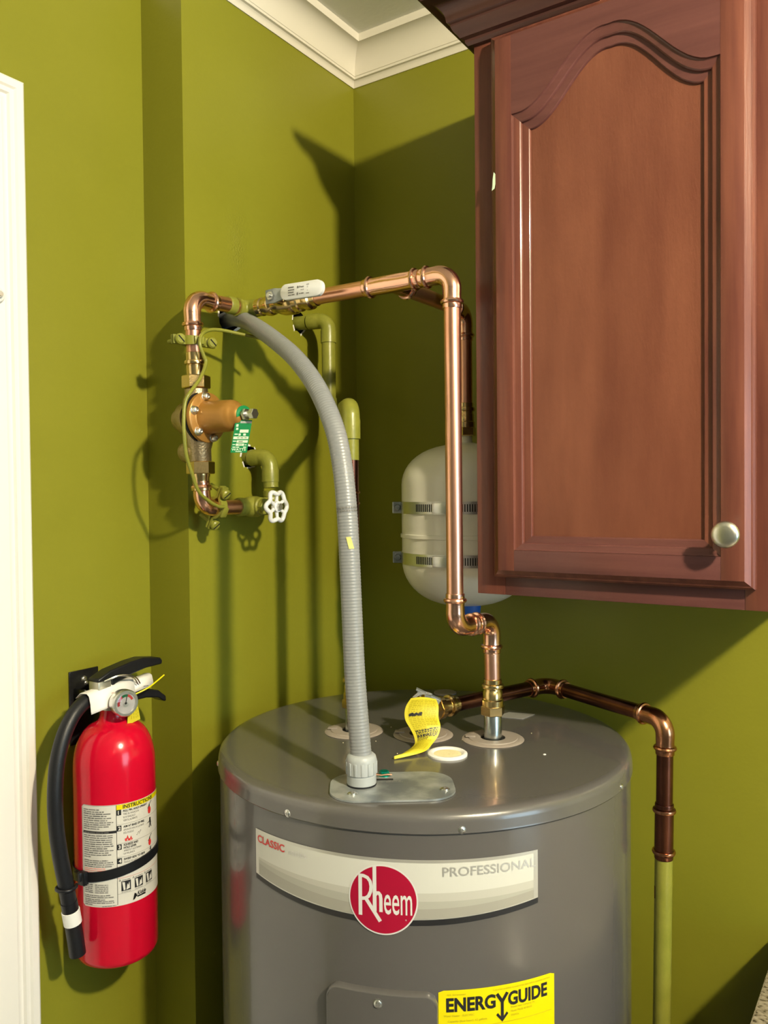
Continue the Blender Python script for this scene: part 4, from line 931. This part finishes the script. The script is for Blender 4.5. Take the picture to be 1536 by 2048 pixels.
# folded white paper wrapped over the handle
px_ = EX + .0155
def paper(y0, y1, sect):
    b = MB(); k = len(sect); vs = []
    for y, dz in ((y0, 0.0), ((y0 + y1) / 2, .001), (y1, .002)):
        vs += [V((px, y, z + dz + (y - y0) * .09)) for px, z in sect]
    fs = [(j * k + i, j * k + i + 1, (j + 1) * k + i + 1, (j + 1) * k + i) for j in range(2) for i in range(k - 1)]
    return b.add(vs, fs)
S1 = [(px_ - .030, 1.2800), (px_ - .020, 1.2880), (px_ - .006, 1.2890), (px_ - .001, 1.2860), (px_ + .0020, 1.2760), (px_ + .0030, 1.2660), (px_ + .0038, 1.2620)]
S2 = [(px_ - .026, 1.2780), (px_ - .018, 1.2860), (px_ - .008, 1.2870), (px_ - .003, 1.2850), (px_ - .0005, 1.2780), (px_ + .0005, 1.2710)]
pp = paper(-.622, -.548, S1); q2 = paper(-.556, -.512, [(x - .001, z + .0035) for x, z in S2]); pp.add(q2.v, q2.f)
po = pp.build('paper_tag', 'white_paper', fe, fix=False, sharp=60); lab(po, 'white paper tag folded around the handle'); po.modifiers.new('thick', 'SOLIDIFY').thickness = .0007
pr = Print(lambda u, v, l: V((px_ + .0012 + l, u, v)))
for i, yy in enumerate((-.588, -.5815, -.576, -.5695)): pr.rect(yy, 1.2840, yy + .0035, 1.2846, 0, .0016)
pr.build('lettering', 'print_pink', po, fix=False)
pr = Print(pr.mp); pr.greek(-.532, -.523, 1.2815, .0012, 0, lift=.0005); pr.build('lettering', 'print_grey', po, fix=False)
# pressure gauge
gd = V((.985, -.17, 0)).normalized(); g0 = V((EX + .012, EY - .0060, 1.2715)); g1 = g0 + gd * .030
ga = MB().lathe([(.006, 0), (.006, .012), (.0150, .013), (.0178, .015), (.0186, .020), (.0186, .0285), (.0174, .0300), (.0148, .0300), (.0142, .0285), (.0142, .0262)], g0, gd, 40, caps=False).build('gauge', 'steel', fe); lab(ga, 'round pressure gauge with a steel rim')
MB().lathe([(.0143, .0262), (0, .0262)], g0, gd, 32, caps=False).build('dial', 'gauge_face', ga)
gu = ZP.cross(gd).normalized(); gm = planemap(g0 + gd * .0262, gu, ZP); pr = Print(gm); pr.lift = .0004
def sector(r0, r1, a0, a1, m):
    for i in range(10):
        p, q = math.radians(a0 + (a1 - a0) * i / 10), math.radians(a0 + (a1 - a0) * (i + 1) / 10)
        pr.poly([(r0 * math.cos(p), r0 * math.sin(p)), (r1 * math.cos(p), r1 * math.sin(p)), (r1 * math.cos(q), r1 * math.sin(q)), (r0 * math.cos(q), r0 * math.sin(q))], m)
sector(.0085, .0118, 195, 118, 0); sector(.0085, .0118, 118, 72, 1); sector(.0085, .0118, 72, 20, 0); pr.stroke([(0, 0), (.0020, .0100)], .0012, 2); pr.disc(0, -.002, .0040, .0034, 3, 24); pr.disc(0, 0, .0016, .0016, 2, 12, .0008)
pr.build('dial_marks', ['print_red', 'tag_green', 'print_black', 'print_silver'], ga, fix=False)
MB().lathe([(.0144, .0290), (.010, .0303), (0, .0308)], g0, gd, 32, caps=False).build('lens', 'clear_glass', ga, fix=True)
# pull pin ring and yellow seal with its tag
for s_ in (0, .004):
    MB().tube(smooth([(EX + .016, -.598 + s_, 1.302), (EX + .024, -.583 + s_, 1.3075), (EX + .026, -.566 + s_, 1.3045), (EX + .022, -.552 + s_, 1.2975), (EX + .018, -.543 + s_, 1.2880)], 6), .0010, 8).build('pin_ring', 'steel', fe)
MB().tube(smooth([(EX + .022, -.567, 1.2740), (EX + .025, -.552, 1.2765), (EX + .030, -.535, 1.2820), (EX + .030, -.520, 1.2880), (EX + .030, -.505, 1.2950)], 5), .0011, 8).build('seal_tie', 'energy_yellow', fe)
sy = [(-.5655, 1.2740), (-.5530, 1.2745), (-.5465, 1.2395), (-.5690, 1.2360)]
st = MB().prism(sy, (YP, ZP), (EX + .026, 0, 0), XP, .0008).build('seal_tag', 'yellow_tag', fe); lab(st, 'small yellow inspection tag')
pr = Print(lambda u, v, l: V((EX + .0266 + l, u, v)))
for i, yy in enumerate((-.5625, -.5585, -.5545, -.5515)):
    v = 1.2430
    while v < 1.262: h = random.uniform(.002, .005); pr.rect(yy, v, yy + .0012, v + h, 0, .0002); v += h + .0015
pr.build('lettering', 'energy_print', st, fix=False)
# hose, nozzle, strap, clip
hz = smooth([(EX, -.598, 1.2775), (EX + .001, -.611, 1.2785), (EX + .002, -.6260, 1.2730), (EX + .004, -.6420, 1.2600), (EX + .006, -.6570, 1.2370), (EX + .008, -.6680, 1.2050), (EX + .010, -.6730, 1.1650), (EX + .010, -.6720, 1.1250), (EX + .010, -.6670, 1.0850), (EX + .010, -.6605, 1.0500), (EX + .010, -.6545, 1.0150), (EX + .010, -.6510, .9950)], 6)
MB().tube(hz, .0100, 20).build('hose', 'black_rubber', fe)
MB().tube([(EX, -.596, 1.2772), (EX, -.606, 1.2785), (EX + .0008, -.612, 1.2782)], [.0118, .0118, .0108], 20).build('hose_crimp', 'satin_nickel', fe)
nz = [V((EX + .010, -.6555, 1.0200)), V((EX + .010, -.6508, .9950)), V((EX + .010, -.6470, .9700)), V((EX + .010, -.6435, .9440))]
MB().tube(nz, [.0106, .0108, .0108, .0108], 20).build('nozzle', 'black_plastic', fe)
lab(MB().tube([nz[0].lerp(nz[1], .50), nz[0].lerp(nz[1], .52), nz[1].lerp(nz[2], .25), nz[1].lerp(nz[2], .27)], [.0108, .0117, .0117, .0108], 20).build('nozzle_band', 'cap_white', fe), 'white band round the nozzle')
def strap_z(az): return 1.0480 + .0095 * math.sin(math.radians(az + 34))
b = MB(); vs = []; fs = []; ns = 72
for i in range(ns):
    az = 360 * i / ns; a = math.radians(az); d = V((math.cos(a), math.sin(a), 0)); z = strap_z(az)
    for r, dz in ((ER + .0004, -.0066), (ER + .0022, -.0066), (ER + .0022, .0066), (ER + .0004, .0066)): vs.append(V((EX, EY, z + dz)) + d * r)
for i in range(ns):
    j = (i + 1) % ns
    for q in range(4): r = (q + 1) % 4; fs.append((i * 4 + q, i * 4 + r, j * 4 + r, j * 4 + q))
sb = b.add(vs, fs).build('strap', 'black_plastic', fe)
def onc(az, r, z): a = math.radians(az); return V((EX + r * math.cos(a), EY + r * math.sin(a), z))
b = MB(); d = V((math.cos(math.radians(-84)), math.sin(math.radians(-84)), 0)); t_ = V((-d.y, d.x, 0))
b.obox(onc(-84, ER + .004, 1.0400), (t_, ZP, d), (.0065, .0090, .004), 0, .0015); b.obox(onc(-93, ER + .005, 1.0405), (V((1, -.3, .25)), ZP, V((.3, 1, 0))), (.012, .006, .0022), 0, .001)
b.tube([V((EX + .010 + .0125 * math.cos(t), -.6585 + .0125 * math.sin(t), 1.0400)) for t in [math.radians(-230 + 30 * i) for i in range(11)]], .0024, 10)
b.build('hose_clip', 'black_plastic', sb)
# wall bracket
b = MB().box((XE + .0003, -.5945, 1.198), (XE + .003, -.5450, 1.3045), 0, .001); b.box((XE + .0003, -.585, .98), (XE + .003, -.555, 1.20), 0, .001)
b.box((XE + .003, -.588, 1.262), (EX - .008, -.584, 1.280), 0, .001); b.box((XE + .003, -.558, 1.262), (EX - .008, -.554, 1.280), 0, .001); b.box((XE + .003, -.588, 1.262), (EX - .018, -.554, 1.266), 0, .001)
wb = b.build('wall_bracket', 'black_metal', fe); lab(wb, 'black steel wall bracket')
inst(SCREW, 'screw', wb, (XE + .003, -.5700, 1.2900), axis_rot(XP)).scale = (.8, .8, .8); inst(SCREW, 'screw', wb, (XE + .003, -.5665, 1.2840), axis_rot(XP)).scale = (.6, .6, .6)
# label
LM = cylmap(EX, EY, ER, -36.8, 0.0)
rad = lambda az: math.radians(az + 36.8) * ER
ul, ur = rad(-88), rad(80); lb, lt_ = 1.0012, 1.1395
b = Print(LM); NS = 48
for i in range(NS):
    u0 = ul + (ur - ul) * i / NS; u1 = ul + (ur - ul) * (i + 1) / NS; c0_ = .003 if i == 0 else 0; c1_ = .003 if i == NS - 1 else 0
    b.poly([(u0, lb + c0_), (u1, lb + c1_), (u1, lt_ - c1_), (u0, lt_ - c0_)], 0, .0003)
lo = b.build('label', 'label_cream', fe, fix=False); lab(lo, 'cream instruction label with black and red print')
p = Print(LM); p.lift = .0005
def hline(u0, u1, v, w, m=0, n=12): p.rect(u0, v, u1, v + w, m, n=n)
p.rect(.0003, 1.1320, ur - .002, 1.1388, 2, n=24)
p.rect(-.0003, 1.003, .0003, 1.1388, 0)
hline(ul + .002, ur - .003, 1.1386, .0004, 1, 40); hline(ul + .0022, -.0003, 1.0030, .0003, 1); p.rect(ul + .0016, 1.005, ul + .0020, 1.1375, 1)
p.lift = .0007
p.text('INSTRUCTIONS', .0085, 1.1330, .0048, .0480, 0, .025)
for v in (1.1117, 1.0858, 1.0670): hline(.0003, ur - .003, v, .0003, 1, 24)
for tx_, v in (('1', 1.1246), ('2', 1.1030), ('3', 1.0776), ('4', 1.0586)):
    p.rect(.0004, v, .0062, v + .0074, 0, n=2); p.text(tx_, .0020, v + .0014, .0048, None, 3, .03, lift=.001)
def tl(t, v, h, w, m=0, bold=0.0, u=.0088): p.text(t, u, v, h, w, m, bold)
tl('PULL PIN. HOLD UPRIGHT', 1.1282, .0027, .0360, 0, .03); tl('TIRE EL PASADOR', 1.1238, .0026, .0220, 1); tl('SOSTENGALO', 1.1196, .0026, .0165, 1); tl('VERTICALMENTE', 1.1154, .0026, .0195, 1)
tl('AIM AT BASE OF FIRE.', 1.1068, .0028, .0310, 0, .03); tl('APUNTE HACIA LA BASE', 1.1024, .0026, .0300, 1); tl('DEL FUEGO', 1.0982, .0026, .0140, 1)
tl('SQUEEZE AND', 1.0820, .0028, .0200, 0, .03); tl('HOLD LEVER', 1.0780, .0028, .0175, 0, .03); tl('APRIETE Y SOSTENGA', 1.0740, .0024, .0250, 1); tl('LA PALANCA', 1.0702, .0024, .0150, 1)
tl('SWEEP SIDE TO SIDE', 1.0624, .0028, .0310, 0, .03); tl('MUEVA DE LADO A LADO', 1.0583, .0025, .0300, 1)
def flame(u, v, k):
    p.poly([(u, v), (u + .006 * k, v), (u + .008 * k, v + .004 * k), (u + .006 * k, v + .0032 * k), (u + .004 * k, v + .010 * k), (u + .002 * k, v + .005 * k), (u - .001 * k, v + .0045 * k)], 4)
    p.poly([(u + .0022 * k, v + .0008 * k), (u + .0042 * k, v + .0008 * k), (u + .0036 * k, v + .0045 * k)], 3, .001)
flame(.0110, 1.0878, .8); flame(.0162, 1.0875, .65)
for i in range(6): p.rect(.0268 + .0012 * i, 1.0920 + .0011 * (i % 3) + .0004 * i, .0277 + .0012 * i, 1.0932 + .0011 * (i % 3) + .0004 * i, 1)
def bottle(u, v, k):
    p.disc(u, v, .0032 * k, .0050 * k, 4, 20); p.rect(u - .001 * k, v + .004 * k, u + .001 * k, v + .0085 * k, 0); p.stroke([(u, v + .008 * k), (u + .005 * k, v + .012 * k)], .0012 * k, 0); p.stroke([(u, v + .0075 * k), (u - .0035 * k, v + .003 * k)], .001 * k, 0)
bottle(.0500, 1.1190, 1.0); bottle(.0500, 1.0740, .9)
def man(u, v, k):
    p.disc(u, v + .012 * k, .0017 * k, .0017 * k, 0, 14); p.stroke([(u, v + .011 * k), (u + .001 * k, v + .005 * k)], .0034 * k, 0); p.stroke([(u, v + .005 * k), (u - .002 * k, v)], .0015 * k, 0); p.stroke([(u + .001 * k, v + .005 * k), (u + .0025 * k, v)], .0015 * k, 0); p.stroke([(u, v + .009 * k), (u - .005 * k, v + .007 * k)], .0012 * k, 0)
man(.0510, 1.0950, 1.0); man(.0515, 1.0600, .6); p.stroke([(.030, 1.0955), (.046, 1.1025)], .0003, 1)
# left column of small print
p.rect(ul + .003, 1.1012, -.0004, 1.1046, 0, n=8); p.greek(ul + .005, -.010, 1.1020, .0016, 1, lift=.0011)
def para(v0, lines, h, m, pitch=.0029):
    v = v0
    for f in lines: p.greek(ul + .0038, -.0030, v, h, m, f); v -= pitch
para(1.1330, (.55, .70, .90, .78, .92, .80), .0020, 1); para(1.1156, (.98, .92, .84, .55), .0018, 1, .0028)
para(1.0978, (.95, .95, .93, .96, .94, .97, .80, .97, .85, .90, .25), .0018, 1, .0029)
para(1.0640, (.80, .95, .96, .92), .0017, 1, .0027); para(1.0532, (.75, .90, .92, .85), .0017, 5, .0026)
p.rect(ul + .003, 1.0405, -.0004, 1.0435, 0, n=8)
for i in range(5): p.greek(ul + .0040, ul + .0170, 1.0310 - i * .0026, .0017, 1); p.greek(ul + .0200, ul + .0380, 1.0310 - i * .0026, .0016, 1)
para(1.0165, (.85, .95), .0017, 1, .0026); para(1.0110, (.72, .96, .97, .28), .0016, 1, .0023); p.greek(-.0200, -.002, 1.0022, .0012, 1)
# pictogram strip and maker's mark
hline(.0003, ur - .003, 1.0172, .0003, 1, 20); hline(.0003, ur - .003, 1.0385, .0003, 4, 20)
for i, u in enumerate((.0050, .0230, .0410)):
    p.rect(u, 1.0205, u + .0125, 1.0340, 0, n=4); p.stroke([(u - .0030, 1.0348), (u - .0018, 1.0370), (u - .0006, 1.0348), (u - .0030, 1.0348)], .0004, 0); p.greek(u + .001, u + .012, 1.0350, .0012, 1)
    p.poly([(u + .001, 1.0330), (u + .0045, 1.0325), (u + .0052, 1.0220), (u + .0028, 1.0215)], 3, .0010); p.poly([(u + .0062, 1.0215), (u + .0110, 1.0230), (u + .0105, 1.0320), (u + .0088, 1.0275), (u + .0078, 1.0300)], 3, .0010)
    p.greek(u, u + .012, 1.0185, .0011, 1)
p.text('Kidde', .0265, 1.0095, .0052, .0135, 0, .03, .25); p.poly([(.0200, 1.0045), (.0225, 1.0050), (.0255, 1.0085), (.0395, 1.0088), (.0400, 1.0065), (.0270, 1.0066), (.0250, 1.0125), (.0225, 1.0135)], 0)
p.build('print', ['print_black', 'print_grey', 'energy_yellow', 'label_cream', 'print_red', 'print_pink'], lo, fix=False)
